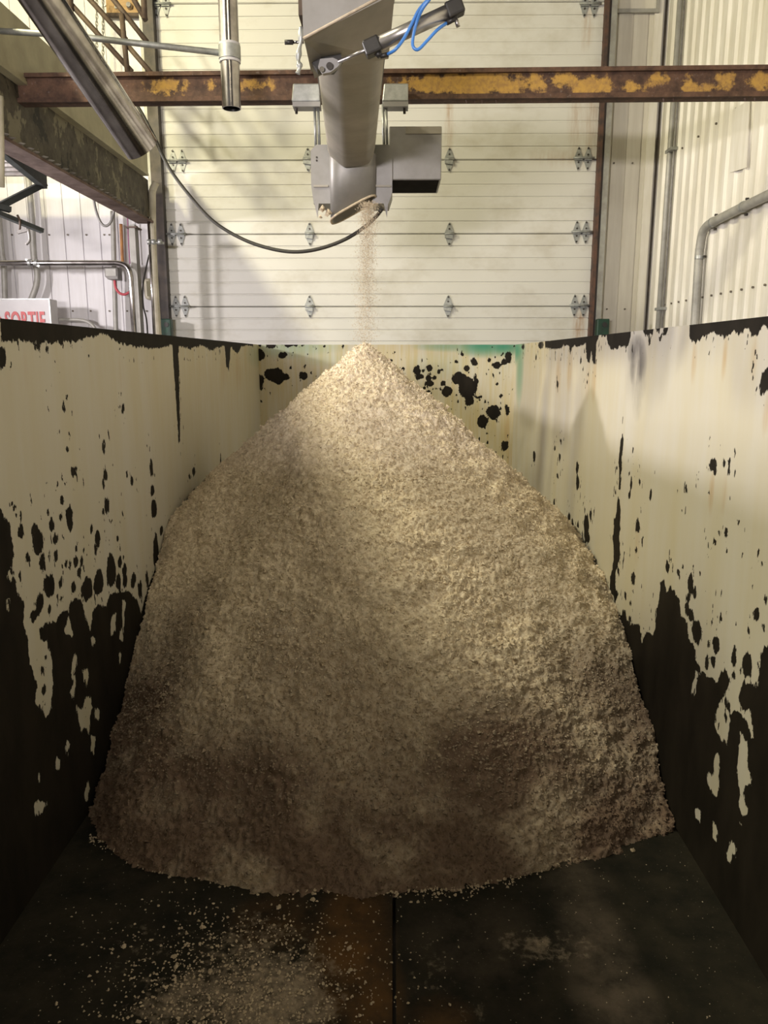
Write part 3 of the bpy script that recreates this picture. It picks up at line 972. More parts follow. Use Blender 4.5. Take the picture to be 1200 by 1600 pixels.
# floor plates
SEAM_X = PZ(616, 1500).x
for xa, xb in ((XL - 0.045, SEAM_X - 0.005), (SEAM_X + 0.005, XR + 0.045)):
    A = np.linspace(xa, xb, 100)
    B = np.concatenate([np.linspace(Y0, 3.2, 260), [YB + 0.045]])
    AA, BB = np.meshgrid(A, B, indexing='ij')
    f = {k: np.zeros(AA.shape) for k in ('dust', 'rust', 'smudge')}
    for (u, v, ru, rv, s, k) in ((420, 1560, 150, 110, 1.0, 'dust'), (300, 1560, 140, 70, 0.75, 'dust'), (400, 1470, 110, 70, 0.6, 'dust'), (250, 1470, 150, 70, 0.35, 'dust'), (850, 1478, 110, 40, 0.62, 'dust'), (680, 1520, 60, 80, 0.38, 'dust'), (730, 1580, 60, 60, 0.35, 'dust'), (400, 1640, 200, 100, 0.9, 'dust'),
                                 (550, 1470, 75, 120, 1.0, 'rust'), (580, 1560, 60, 90, 0.9, 'rust'), (690, 1590, 60, 40, 0.6, 'rust'), (430, 1440, 80, 50, 0.5, 'rust'),
                                 (930, 1480, 70, 110, 0.8, 'smudge'), (960, 1560, 80, 70, 0.9, 'smudge'), (900, 1370, 60, 60, 0.4, 'smudge'), (760, 1470, 130, 70, 0.3, 'smudge')):
        p = PZ(u, v)
        a = PZ(u + ru, v)
        c = PZ(u, v - rv)
        f[k] = np.maximum(f[k], s * soft(AA, BB, p.x, p.y, abs(a.x - p.x), abs(c.y - p.y)))
    grid_object('floor_plate', A, B, lambda a, b: (a, b, -0.0005), f, M['plate'], cont, thick=(0, 0, -0.02))

# ================================================================== PULP HEAP
AP = P(570, 535, 4.30)
toe = [(140, 1310), (200, 1330), (250, 1357), (350, 1373), (480, 1386), (560, 1383), (620, 1392), (720, 1392), (800, 1370), (850, 1350), (930, 1330), (990, 1300), (1048, 1258)]
cl = [(160, 1230), (180, 1150), (205, 1050), (225, 960), (245, 885), (268, 820)]
cr = [(1040, 1220), (1020, 1150), (1000, 1060), (968, 985), (942, 905)]
samp = []
for u, v in toe:
    p = PZ(u, v)
    samp.append(p)
for u, v in cl:
    samp.append(PX(u, v, XL))
for u, v in cr:
    samp.append(PX(u, v, XR))
th, sl = [], []
for p in samp:
    dx, dy = p.x - AP.x, p.y - AP.y
    th.append(math.atan2(dx, -dy))
    sl.append((AP.z - p.z) / math.hypot(dx, dy))
o_ = np.argsort(th)
th = np.array(th)[o_]
sl = np.array(sl)[o_]
th = np.concatenate([[-math.pi, -1.75], th, [1.75, math.pi]])
sl = np.concatenate([[0.86, 0.88], sl, [0.90, 0.86]])
print('heap apex', AP, 'slopes', list(zip(np.round(np.degrees(th), 0), np.round(sl, 2))))
# smooth the slope function
tt = np.linspace(-math.pi, math.pi, 361)
ss = np.interp(tt, th, sl)
k = np.hanning(25)
k /= k.sum()
ss = np.convolve(np.concatenate([ss[-30:], ss, ss[:30]]), k, 'same')[30:-30]


def heap_h(X, Y):
    dx, dy = X - AP.x, Y - AP.y
    r = np.sqrt(dx * dx + dy * dy)
    s = np.interp(np.arctan2(dx, -dy), tt, ss)
    r2 = np.sqrt(r * r + 0.10 ** 2) - 0.10 + 0.058 * (1 - np.exp(-r / 0.15))
    return AP.z - s * r2


def heap_mesh():
    xs = np.arange(XL + 0.002, XR - 0.001, 0.0044)
    ys = np.concatenate([np.arange(1.95, 4.75, 0.0044), np.arange(4.75, YB - 0.002, 0.02)])
    X, Y = np.meshgrid(xs, ys, indexing='ij')
    Z = heap_h(X, Y)
    gx, gy = np.gradient(Z, xs, ys)
    n = np.stack([-gx, -gy, np.ones_like(Z)], -1)
    n /= np.linalg.norm(n, axis=-1)[..., None]
    big = perlin(X * 2.1, Y * 2.1, Z * 2.1) * 0.05
    mid = perlin(X * 6 + 9, Y * 6, Z * 6) * 0.030
    m2 = perlin(X * 14, Y * 14 + 3, Z * 14)
    s1 = perlin(X * 33 + 5, Y * 33, Z * 33)
    s2 = perlin(X * 70, Y * 70, Z * 70 + 7)
    ter = perlin(X * 7 + 3, Y * 4, Z * 19) * 0.020 + perlin(X * 15, Y * 9 + 5, Z * 36) * 0.011
    top = np.clip((AP.z - Z) / 0.25, 0.0, 1.0)
    clump = np.clip(perlin(X * 4 + 30, Y * 4, Z * 4) + 0.25, 0.15, 0.8)
    d = ter * top * np.clip((X + 0.9) / 0.8, 0.35, 1) + (big + mid) * top + m2 * 0.016 * (0.3 + 0.7 * top) + np.abs(s1) * 0.034 * (0.5 + clump) + np.abs(s2) * 0.016 + s2 * 0.004 - 0.010
    # keep toe position
    Xn, Yn, Zn = X + n[..., 0] * d, Y + n[..., 1] * d, Z + n[..., 2] * d
    Xn = np.clip(Xn, XL + 0.002, XR - 0.002)
    Yn = np.clip(Yn, 0, YB - 0.003)
    keep = Zn > -0.012
    Zn = np.maximum(Zn, -0.004)
    na, nb = X.shape
    idx = np.arange(na * nb).reshape(na, nb)
    kq = keep[:-1, :-1] | keep[1:, :-1] | keep[1:, 1:] | keep[:-1, 1:]
    q = np.stack([idx[:-1, :-1], idx[1:, :-1], idx[1:, 1:], idx[:-1, 1:]], -1)[kq]
    used = np.unique(q)
    remap = np.full(na * nb, -1)
    remap[used] = np.arange(len(used))
    q = remap[q]
    co = np.stack([Xn, Yn, Zn], -1).reshape(-1, 3)[used]
    damp_shade = np.clip((0.66 - Z) / 0.45 + perlin(X * 2.5, Y * 2.5, Z * 2.5 + 4) * 0.9, 0, 1).reshape(-1)[used]  # damp patches plus shade painted in towards the heap foot
    # crumbs sitting on the surface, part of the same heap
    NC = 62000
    ok = np.flatnonzero((Zn > 0.0).reshape(-1) & (Y < 4.8).reshape(-1))
    pick = rng.choice(ok, NC)
    cc = np.stack([Xn, Yn, Zn], -1).reshape(-1, 3)[pick]
    cn = n.reshape(-1, 3)[pick]
    rr = 0.0022 + rng.gamma(2.0, 0.0009, NC)
    rr = np.minimum(rr, 0.012)
    cc = cc + cn * (rr * rng.uniform(0.0, 0.7, NC))[:, None]
    octv = np.array([(1, 0, 0), (0, 1, 0), (-1, 0, 0), (0, -1, 0), (0, 0, 1), (0, 0, -1)], float)
    octf = np.array([(0, 1, 4), (1, 2, 4), (2, 3, 4), (3, 0, 4), (1, 0, 5), (2, 1, 5), (3, 2, 5), (0, 3, 5)])
    cv_ = cc[:, None, :] + octv[None] * rr[:, None, None] * rng.uniform(0.55, 1.35, (NC, 6, 1)) + rng.normal(0, 0.25, (NC, 6, 3)) * rr[:, None, None]
    cv_[..., 0] = np.clip(cv_[..., 0], XL + 0.001, XR - 0.001)
    cf = (octf[None] + (np.arange(NC) * 6)[:, None, None]).reshape(-1, 3) + len(co)
    co = np.concatenate([co, cv_.reshape(-1, 3)])
    damp_shade = np.concatenate([damp_shade, np.repeat(np.clip((0.66 - cc[:, 2]) / 0.45 * 0.8, 0, 1), 6)])
    me = bpy.data.meshes.new('pulp_heap')
    me.vertices.add(len(co))
    me.vertices.foreach_set('co', co.astype(np.float32).reshape(-1))
    nq, nt_ = len(q), len(cf)
    me.loops.add(nq * 4 + nt_ * 3)
    me.loops.foreach_set('vertex_index', np.concatenate([q.reshape(-1), cf.reshape(-1)]).astype(np.int32))
    me.polygons.add(nq + nt_)
    me.polygons.foreach_set('loop_start', np.concatenate([np.arange(0, nq * 4, 4), nq * 4 + np.arange(0, nt_ * 3, 3)]).astype(np.int32))
    me.polygons.foreach_set('loop_total', np.concatenate([np.full(nq, 4), np.full(nt_, 3)]).astype(np.int32))
    me.update(calc_edges=True)
    me.validate()
    me.polygons.foreach_set('use_smooth', np.arange(len(me.polygons)) < nq)
    a = me.attributes.new('damp_shade', 'FLOAT', 'POINT')
    a.data.foreach_set('value', damp_shade.astype(np.float32))
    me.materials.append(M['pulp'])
    o = bpy.data.objects.new('pulp_heap', me)
    C.objects.link(o)
    tag(o, 'tall cone-shaped heap of pale beige fibrous pulp filling the steel container', 'pulp heap', kind='stuff')
    print('heap quads', len(q))


heap_mesh()


# loose crumbs
def crumb_shape(mb, c, r):
    vs = []
    a0 = random.random() * 6.28
    sx, sy, sz = (random.uniform(0.6, 1.3) for _ in range(3))
    for k in range(5):
        a = a0 + k * 2 * math.pi / 5
        rr = r * random.uniform(0.7, 1.2)
        vs.append((c[0] + rr * math.cos(a) * sx, c[1] + rr * math.sin(a) * sy, max(c[2] + r * random.uniform(-0.5, 0.3) * sz, 0.0)))
    vs.append((c[0], c[1], c[2] + r * sz))
    vs.append((c[0], c[1], max(c[2] - r * sz, 0.0)))
    mb.add(vs, [(k, (k + 1) % 5, 5) for k in range(5)] + [((k + 1) % 5, k, 6) for k in range(5)])


mb = MB()
for _ in range(2600):
    u, v = random.gauss(380, 110), random.gauss(1550, 75)
    if v < 1390 or u < 60:
        continue
    p = PZ(u, v)
    r = abs(random.gauss(0.0016, 0.0014)) + 0.0012
    crumb_shape(mb, (p.x, p.y, r * 0.6), r)
for _ in range(420):
    u, v = random.uniform(60, 1120), random.uniform(1330, 1600)
    p = PZ(u, v)
    if not (XL + 0.01 < p.x < XR - 0.01):
        continue
    r = random.uniform(0.0010, 0.0024)
    crumb_shape(mb, (p.x, p.y, r * 0.6), r)
# crumbs at the toe
for _ in range(900):
    i = random.random() * (len(toe) - 1.001)
    k = int(i)
    t = i - k
    u = toe[k][0] * (1 - t) + toe[k + 1][0] * t
    v = toe[k][1] * (1 - t) + toe[k + 1][1] * t + abs(random.gauss(0, 9)) - 6
    p = PZ(u, v)
    p.x = min(max(p.x, XL + 0.01), XR - 0.01)
    r = random.uniform(0.002, 0.006)
    crumb_shape(mb, (p.x, p.y, r * 0.6), r)
tag(mb.build('pulp_crumbs', M['crumb']), 'fine pale pulp crumbs strewn over the dark container floor', 'crumbs', kind='stuff')

for i, (u, v, r, lab) in enumerate(((489, 1409, 0.011, 'pale pulp lump lying just clear of the heap, nearest the middle'), (490, 1397, 0.007, 'small pale pulp lump touching the front toe of the heap'),
                                    (318, 1450, 0.010, 'flat pale flake lying alone on the dark floor at left'), (193, 1480, 0.010, 'pale pulp lump on the dark floor farthest left'),
                                    (437, 1419, 0.008, 'pale pulp lump on the dark floor just left of the brightest lump'), (545, 1484, 0.008, 'pale pulp lump lying on the brown rusty patch'),
                                    (1036, 1276, 0.010, 'bright pulp lump at the right foot of the heap by the wall'), (988, 1330, 0.009, 'bright pulp lump loose in front of the right heap edge'),
                                    (356, 1378, 0.009, 'pale pulp lump at the left front edge of the heap'), (890, 1344, 0.009, 'flat pale lump at the right front edge of the heap'),
                                    (272, 1496, 0.009, 'pale pulp lump on the dusty patch, toward the left'))):
    p = PZ(u, v)
    m_ = MB()
    for k in range(3):
        crumb_shape(m_, (p.x + random.uniform(-1, 1) * r * 0.5, p.y + random.uniform(-1, 1) * r * 0.5, r * 0.5), r * random.uniform(0.7, 1.0))
    tag(m_.build('pulp_lump', M['crumb']), lab, 'pulp lump', 'loose pulp lumps on the container floor')

# falling stream
mb = MB()
zs0, zs1 = 2.52, AP.z
for _ in range(12000):
    t = 0.03 + 0.97 * random.random() ** 1.5
    wd = 0.045 + 0.02 * t
    z = zs0 + (zs1 - zs0) * t
    x = AP.x + 0.022 * (1 - t) + random.gauss(0, wd * 0.5)
    y = AP.y + 0.02 + random.gauss(0, wd * 0.7)
    r = random.uniform(0.0008, 0.0017)
    c = Vector((x, y, z))
    a = [c + Vector((random.uniform(-1, 1), random.uniform(-1, 1), random.uniform(-1.6, 1.6))) * r * 1.6 for _ in range(4)]
    mb.add(a, [(0, 1, 2), (0, 2, 3), (0, 3, 1), (1, 3, 2)])
tag(mb.build('falling_pulp', M['crumb']), 'thin stream of pale pulp falling from the spout onto the heap top', 'falling pulp', kind='stuff')

# ================================================================== OVERHEAD BEAM
YBM = 4.62
lt, rt = P(16, 114.0, YBM + 0.06), P(1260, 100, YBM - 0.07)
lb, rb = P(16, 160.0, YBM + 0.06), P(1260, 149.5, YBM - 0.07)
beam = thing('steel_beam', (lb + rb) / 2, 'rusty brown steel beam with mustard paint remnants spanning above the container', 'beam')
A = np.linspace(0, 1, 420)
B = np.linspace(0, 1, 16)
AA, BB = np.meshgrid(A, B, indexing='ij')
Lb = (rb - lb).length
Hb = lt.z - lb.z
fb = np.full(AA.shape, -0.2)
for u, s, wd, hh, q in ((68 + 187, 1.0, 0.11, 0.042, 0.55), (330, 0.3, 0.08, 0.03, 0.5), (395, 0.3, 0.12, 0.04, 0.5), (735, 1.0, 0.42, 0.062, 0.52), (880, 0.5, 0.09, 0.05, 0.6), (925, 1.0, 0.10, 0.05, 0.42), (985, 0.7, 0.08, 0.03, 0.35), (1025, 0.7, 0.05, 0.03, 0.65), (1075, 0.5, 0.05, 0.05, 0.4), (1100, 0.5, 0.14, 0.03, 0.33), (1185, 0.6, 0.08, 0.05, 0.5), (1130, 0.5, 0.08, 0.04, 0.6)):
    a0 = (P(u, 130, YBM).x - lb.x) / (rb.x - lb.x)
    fb = np.maximum(fb, sd_ell(AA * Lb, BB * Hb, a0 * Lb, q * Hb, wd, hh) * (0.6 + 0.4 * s) - 0.018 * (1 - s))


def beam_pt(a, b, dy=0.0):
    x = lb.x + (rb.x - lb.x) * a
    y = lb.y + (rb.y - lb.y) * a + dy
    z = (lb.z + (rb.z - lb.z) * a) * (1 - b) + (lt.z + (rt.z - lt.z) * a) * b
    return x, y, z


grid_object('web', A, B, lambda a, b: beam_pt(a, b, 0.022), {'bare': fb}, M['rust_beam'], beam, thick=(0, 0.010, 0))
for b0, b1, nm in ((0.0, 0.16, 'bottom_flange'), (0.86, 1.0, 'top_flange')):
    p = [beam_pt(0, b0), beam_pt(1, b0), beam_pt(1, b1), beam_pt(0, b1)]
    q = [(x, y + 0.09, z) for x, y, z in p]
    o = MB().hexa(p, q).build(nm, M['rust_beam'], beam)
    at = o.data.attributes.new('bare', 'FLOAT', 'POINT')
    at.data.foreach_set('value', [-0.2] * len(o.data.vertices))
# rust drips hanging under the beam
mb = MB()
for u in (729, 741, 753, 775, 1035, 1050, 1160, 1175):
    a0 = (P(u, 150, YBM).x - lb.x) / (rb.x - lb.x)
    x, y, z = beam_pt(a0, 0)
    mb.tube([(x, y + 0.03, z + 0.004), (x + 0.004, y + 0.03, z - 0.018)], 0.006, 5, radii=[0.007, 0.002])
mb.build('rust_flakes', M['rust_flange'], beam)['kind'] = 'stuff'

# ================================================================== SCREW CONVEYOR
YE = 4.40   # spout end
cv = thing('screw_conveyor', P(548, 262, YE), 'grey stainless screw conveyor trough with discharge spout above the heap', 'conveyor')
xc = P(548.5, 262, YE).x
Rt = 0.128
zb = P(548, 264, YE).z
# trough: U section swept along Y
prof = [(-Rt - 0.010, 0.36), (-Rt, 0.13), (-Rt * 0.96, 0.085), (-Rt * 0.86, 0.055), (-0.048, 0.006), (-0.036, 0.001), (-0.022, 0.0), (0.070, 0.008), (0.095, 0.018), (0.115, 0.045), (Rt, 0.10), (Rt + 0.010, 0.36)]
ys = [2.88, 4.36]
YW = (548.5 - 614.0) / 1290.0     # the trough runs slightly askew to the container
xt = lambda y: xc + (y - 4.40) * YW
n = len(prof)
mb = MB()
mb.add([(xt(y) + px, y, zb + pz) for y in ys for px, pz in prof], [(i, i + 1, n + i + 1, n + i) for i in range(n - 1)], True)
mb.add([(xt(y) + px * 0.97, y, zb + pz + 0.004) for y in ys for px, pz in prof], [(i + 1, i, n + i, n + i + 1) for i in range(n - 1)], True)
mb.build('trough', M['dusty_steel'], cv)
for s in (-1, 1):
    w0 = s * (Rt + 0.012)
    MB().hexa([(xt(2.88) + w0 - 0.02, 2.88, zb + 0.35), (xt(2.88) + w0 + 0.02, 2.88, zb + 0.35), (xt(2.88) + w0 + 0.02, 2.88, zb + 0.37), (xt(2.88) + w0 - 0.02, 2.88, zb + 0.37)],
              [(xt(4.36) + w0 - 0.02, 4.36, zb + 0.35), (xt(4.36) + w0 + 0.02, 4.36, zb + 0.35), (xt(4.36) + w0 + 0.02, 4.36, zb + 0.37), (xt(4.36) + w0 - 0.02, 4.36, zb + 0.37)]).build('trough_flange', M['dull_steel'], cv)
w0 = Rt + 0.02
MB().hexa([(xt(2.88) - w0, 2.88, zb + 0.371), (xt(2.88) + w0, 2.88, zb + 0.371), (xt(2.88) + w0, 2.88, zb + 0.378), (xt(2.88) - w0, 2.88, zb + 0.378)],
          [(xt(4.36) - w0, 4.36, zb + 0.371), (xt(4.36) + w0, 4.36, zb + 0.371), (xt(4.36) + w0, 4.36, zb + 0.378), (xt(4.36) - w0, 4.36, zb + 0.378)]).build('lid', M['dull_steel'], cv)
# spout: half pipe hood going down with a slanted mouth
mb = MB()
ring_t, ring_b = [], []
nS = 28
zl, zr_ = P(520, 341, YE).z, P(588, 301, YE).z
xl_, xr_ = P(514, 300, YE).x, P(586, 300, YE).x
rx = (xr_ - xl_) / 2
xm = (xr_ + xl_) / 2
for k in range(nS):
    a = 2 * math.pi * k / nS
    cx_, cyy = math.cos(a), math.sin(a)
    sgnx = math.copysign(abs(cx_) ** 0.6, cx_)
    sgny = math.copysign(abs(cyy) ** 0.6, cyy)
    ring_t.append((xm + sgnx * rx * 1.03, YE + 0.12 + sgny * 0.125, zb + 0.09))
    tt_ = (sgnx + 1) / 2
    ring_b.append((xm + sgnx * rx, YE + 0.12 + sgny * 0.12, zl + (zr_ - zl) * tt_))
vs = ring_t + ring_b + [(xm + (p[0] - xm) * 0.95, YE + 0.12 + (p[1] - YE - 0.12) * 0.95, p[2]) for p in ring_b] + [(xm + (p[0] - xm) * 0.95, YE + 0.12 + (p[1] - YE - 0.12) * 0.95, p[2]) for p in ring_t]
fs = []
for lv in range(3):
    fs += [(lv * nS + (k + 1) % nS, lv * nS + k, (lv + 1) * nS + k, (lv + 1) * nS + (k + 1) % nS) for k in range(nS)]
mb.add(vs, fs, True)
spout = mb.build('spout', M['dull_steel'], cv)
# mouth rim, dusty
mb = MB()
mb.tube(ring_b + [ring_b[0]], 0.006, 6, False)
mb.build('mouth_rim', M['crumb'], spout)
# dust-caked clump at the low corner of the mouth
m_ = MB()
pc = P(506, 330, YE - 0.01)
for k in range(7):
    c = pc + Vector((random.uniform(-0.02, 0.03), random.uniform(-0.02, 0.03), random.uniform(-0.04, 0.02)))
    crumb_shape(m_, c, 0.016)
m_.build('caked_clump', M['crumb'], spout)

# end frame: side plates and back plate
YF = 4.50
fr = MB()
x0, x1, _, _, z0, z1 = pbox(486, 226, 512, 318, YF, 0.1)
fr.prism([(x0 + 0.012, YF, z0), (x1 + 0.1, YF, z0), (x1 + 0.1, YF, z1), (x0 + 0.03, YF, z1), (x0, YF, z1 - 0.03), (x0, YF, z0 + 0.09)], (0, 0.20, 0))
fr.build('end_plate', M['dull_steel'], cv)
fr = MB()
x0, x1, _, _, z0, z1 = pbox(582, 226, 613, 318, YF, 0.1)
fr.prism([(x0, YF, z0), (x1 - 0.02, YF, z0), (x1, YF, z0 + 0.06), (x1, YF, z1 - 0.02), (x1 - 0.02, YF, z1), (x0, YF, z1)], (0, 0.22, 0))
fr.build('end_plate', M['dull_steel'], cv)
for (u0, v0, u1, v1) in ((490, 289, 513, 292), (586, 289, 611, 292)):
    x0, x1, _, _, z0, z1 = pbox(u0, v0, u1, v1, YF - 0.012, 0.012)
    MB().box(x0, x1, YF - 0.012, YF, z0, z1).build('seam_strip', M['dusty_steel'], cv)
for u in (495.0,):
    for v in (246, 251):
        p = P(u, v, YF)
        MB().tube([(p.x, YF - 0.004, p.z), (p.x, YF + 0.002, p.z)], 0.0055, 8).build('bolt_hole', M['bolt'], cv)
# pointed drip tips under the frame
for u in (495, 603.5):
    a, b_, c = P(u - 4, 318, YF), P(u + 3, 318, YF), P(u + 1, 340, YF)
    MB().prism([a, c, b_], (0, 0.01, 0)).build('drip_tip', M['dull_steel'], cv)
# motor housing on the right
x0, x1, _, _, z0, z1 = pbox(608, 197, 690, 281, YF + 0.02, 0.3)
mh = MB()
mh.prism([(x0, YF + 0.02, z0), (x1, YF + 0.02, z0), (x1, YF + 0.02, z1), (x0, YF + 0.02, z1)], (0, 0.36, 0))
mho = mh.build('motor_housing', M['dull_steel'], cv)
bevel(mho, 0.006)
MB().box(x0 + 0.01, x1 - 0.012, YF + 0.03, YF + 0.34, z0 - 0.004, z0 + 0.002).build('underside_shade', M['shade_black'], mho)  # black sheet painting the shade on the housing's underside
MB().box(x0 + 0.09, x1 - 0.002, YF + 0.014, YF + 0.02, z1 - 0.04, z1 - 0.004).build('top_lip', M['dusty_steel'], mho)
# hanger brackets clamped under the beam
for (u0, u1, ub) in ((455, 500, 463), (597, 638, 632)):
    x0, x1, _, _, z0, z1 = pbox(u0, 130, u1, 158, 4.52, 0.1)
    b = MB()
    b.prism([(x0, 4.52, z0), (x1, 4.52, z0), (x1, 4.52, z1), (x0 + 0.01, 4.52, z1)], (0, 0.06, 0))
    bo = bevel(b.build('hanger_bracket', M['galv'], cv), 0.006)
    MB().box(x0 + 0.006, x1, 4.515, 4.60, z0 - 0.028, z0 - 0.003).build('clamp_plate', M['dull_steel'], bo)
    p = P(ub, 165, 4.55)
    MB().tube([(p.x, 4.55, z0 + 0.01), (p.x, 4.55, z0 - 0.055)], 0.009, 8, radii=[0.010, 0.007]).build('bolt', M['bolt'], bo)
# threaded hanger rods
for u in (493.5, 499.0, 600.0, 605.0):
    MB().tube([P(u - 2, 163, YF + 0.05), P(u, 228, YF + 0.05)], 0.0075, 8).build('hanger_rod', M['galv'], cv)

# inlet / slide-gate housing nearer the camera
YG = 2.55
g = MB()
fp = [P(474, 60, YG), P(600, -8, YG), P(617, -80, YG), P(617, -160, YG), P(466, -160, YG)]
g.prism([p for p in fp], (0, 0.34, 0))
gh = g.build('gate_housing', M['dull_steel'], cv)
g = MB()
a = [P(475, 61, YG + 0.002), P(617, -10, YG + 0.002), P(616, -60, YG + 0.002), P(474, -60, YG + 0.002)]
b_ = [P(486, 112, YG + 0.34), P(607, 92, YG + 0.34), P(610, -40, YG + 0.34), P(484, -40, YG + 0.34)]
g.hexa(a, b_)
g.build('gate_underside', M['dusty_steel'], gh)
# bead along the dusty front edge
MB().tube([P(474, 60, YG - 0.002), P(600, -8, YG - 0.002)], 0.004, 6).build('edge_bead', M['crumb'], gh)
# wing clamp on the left of the gate
lk = MB()
lk.tube([P(445, 66, YG + 0.1), P(458, 66, YG + 0.1)], 0.0075, 8)
lko = lk.build('latch_knob', M['plastic_black'], gh)
MB().tube([P(457, 66, YG + 0.1), P(475, 66, YG + 0.1)], 0.0045, 8).build('latch_rod', M['pipe_steel'], lko)
MB().tube(smooth_path([P(470, 42, YG + 0.1), P(470, 62, YG + 0.1), P(467, 80, YG + 0.1), P(466, 95, YG + 0.1), P(468, 104, YG + 0.1), P(465, 115, YG + 0.1)]), 0.007, 8,
          radii=[0.006 + 0.004 * math.sin(i * 0.35) ** 2 for i in range(31)]).build('latch_lever', M['galv'], lko)
MB().box(P(463, 0, YG).x, P(474, 0, YG).x, YG + 0.05, YG + 0.2, P(470, 12, YG).z, P(470, -60, YG).z).build('side_lug', M['rail'], gh)
# dark pivot recess and clevis
cvz = MB()
cvz.prism([P(483, 92, YG + 0.2), P(495, 108, YG + 0.2), P(520, 108, YG + 0.2), P(534, 90, YG + 0.2), P(530, 68, YG + 0.2), P(500, 64, YG + 0.2)], (0, 0.05, 0))
cvz.build('pivot_recess', M['plastic_black'], gh)
YCY = YG + 0.12
cvz = MB()
cvz.prism([P(500, 92, YCY), P(497, 104, YCY), P(504, 115, YCY), P(516, 113, YCY), P(528, 104, YCY), P(533, 96, YCY), P(520, 90, YCY)], (0, 0.02, 0))
cle = cvz.build('clevis', M['dull_steel'], gh)
MB().tube([P(515, 103, YCY - 0.01), P(515, 103, YCY + 0.02)], 0.011, 12).build('clevis_pin', M['bolt'], cle)
MB().tube([P(503, 108, YCY - 0.012), P(503, 108, YCY + 0.01)], 0.008, 10).build('clevis_nut', M['pipe_steel'], cle)

# pneumatic cylinder (a thing of its own, bolted between gate and frame)
YC = YG - 0.04
cyl = thing('air_cylinder', P(575, 75, YC), 'pneumatic cylinder with black end caps tilted across the conveyor gate', 'cylinder')
pa, pb = P(583, 73, YC), P(708, 15, YC)
MB().tube([pa, pb], 0.0205, 20).build('barrel', M['steel'], cyl)
d = (pb - pa).normalized()
for c0, c1, nm in ((pa - d * 0.028, pa + d * 0.022, 'end_cap'), (pb - d * 0.022, pb + d * 0.030, 'end_cap')):
    bevel(MB().bar(c0, c1, 0.044, 0.044, up=(0, 1, 0)).build(nm, M['plastic_black'], cyl), 0.006)
MB().tube([pa - d * 0.02, P(530, 96, YC + 0.1)], 0.006, 10).build('piston_rod', M['steel'], cyl)
e1, e2 = P(594, 88, YC), P(703, 33, YC)
MB().tube([pa + Vector((0.01, 0, -0.015)), e1], 0.009, 8).tube([e1, P(607, 85, YC)], 0.007, 8).build('air_fitting', M['plastic_black'], cyl)
MB().tube([pb + Vector((0.005, 0, -0.015)), P(713, 28, YC)], 0.009, 8).tube([P(713, 28, YC), P(698, 36, YC)], 0.0075, 8).build('air_fitting', M['plastic_black'], cyl)
MB().tube([P(712, 29, YC), P(716, 42, YC)], 0.006, 8).build('flow_valve', M['steel'], cyl)

YH = YC - 0.03
h1 = MB().tube(smooth_path([P(605, 85, YC), P(617, 78, YH), P(630, 62, YH), P(642, 40, YH), P(655, 15, YH), P(676, -8, YH), P(700, -40, YH)]), 0.0048, 8)
tag(h1.build('air_hose', M['blue']), 'blue air hose running up from the lower cylinder fitting', 'hose', 'blue air hoses')
h2 = MB().tube(smooth_path([P(698, 36, YC), P(683, 47, YH), P(668, 63, YH), P(654, 77, YH), P(646, 74, YH), P(645, 62, YH), P(650, 38, YH), P(660, 14, YH - 0.02), P(674, -6, YH - 0.03), P(690, -40, YH - 0.03)]), 0.0048, 8)
tag(h2.build('air_hose', M['blue']), 'bright blue air hose looping down from the upper cylinder fitting', 'hose', 'blue air hoses')

# black cable sagging to the conveyor
cb = [P(165, 102, 5.2), P(186, 135, 5.15), P(213, 163, 5.1), P(240, 212, 5.05), P(264, 262, 5.0), P(300, 310, 4.95), P(335, 347, 4.9), P(380, 374, 4.85), P(425, 389, 4.8), P(465, 393.5, 4.75), P(505, 387, 4.72), P(545, 371, 4.70), P(580, 346, 4.68), P(600, 322, 4.66), P(606, 305, 4.64)]
tag(MB().tube(smooth_path(cb), 0.0105, 8).build('power_cable', M['black']), 'thick black cable sagging in front of the white door to the conveyor', 'cable')

# ================================================================== PIPES ABOVE
# vertical stainless pipe with clamp
YV = 4.2
vp = thing('down_pipe', P(362, 170, YV), 'vertical stainless pipe with clamp ring hanging open-ended before the beam', 'pipe')
top, bot = P(361, -120, YV), P(362, 170, YV)
rv = 0.0475
top.x = bot.x
MB().pipe(top, bot, rv, 0.004, 28).build('pipe', M['pipe_steel'], vp)
zc = P(362, 82, YV).z
MB().pipe((bot.x, YV, zc + 0.028), (bot.x, YV, zc - 0.034), rv + 0.007, 0.006, 28).build('clamp_ring', M['galv'], vp)
for dz in (0.033, -0.042):
    MB().pipe((bot.x, YV, zc + dz + 0.006), (bot.x, YV, zc + dz - 0.006), rv + 0.005, 0.006, 28).build('gasket', M['sign_white'], vp)
rod = MB().tube([P(0, 48.5, YV + 0.06), P(100, 54.5, YV + 0.05), P(348, 83, YV)], 0.0145, 10)
rod.build('support_rod', M['galv'], vp)

cond0 = MB().tube([P(-1, 150, 4.15), P(1, 230, 4.15), P(1.5, 292, 4.15)], 0.018, 12).build('hanging_pipe', M['cream_pipe'])
tag(cond0, 'short cream pipe hanging at the far left edge before the platform beam', 'pipe')

# diagonal stainless chute pipe
dpv = thing('chute_pipe', P(223, 235, 3.9), 'large shiny stainless pipe slanting down from upper left with open end', 'pipe')
q = P(222, 232, 3.9)
p = P(10, -82, 3.35)
MB().pipe(p, q, 0.082, 0.004, 36).build('pipe', M['pipe_steel'], dpv)

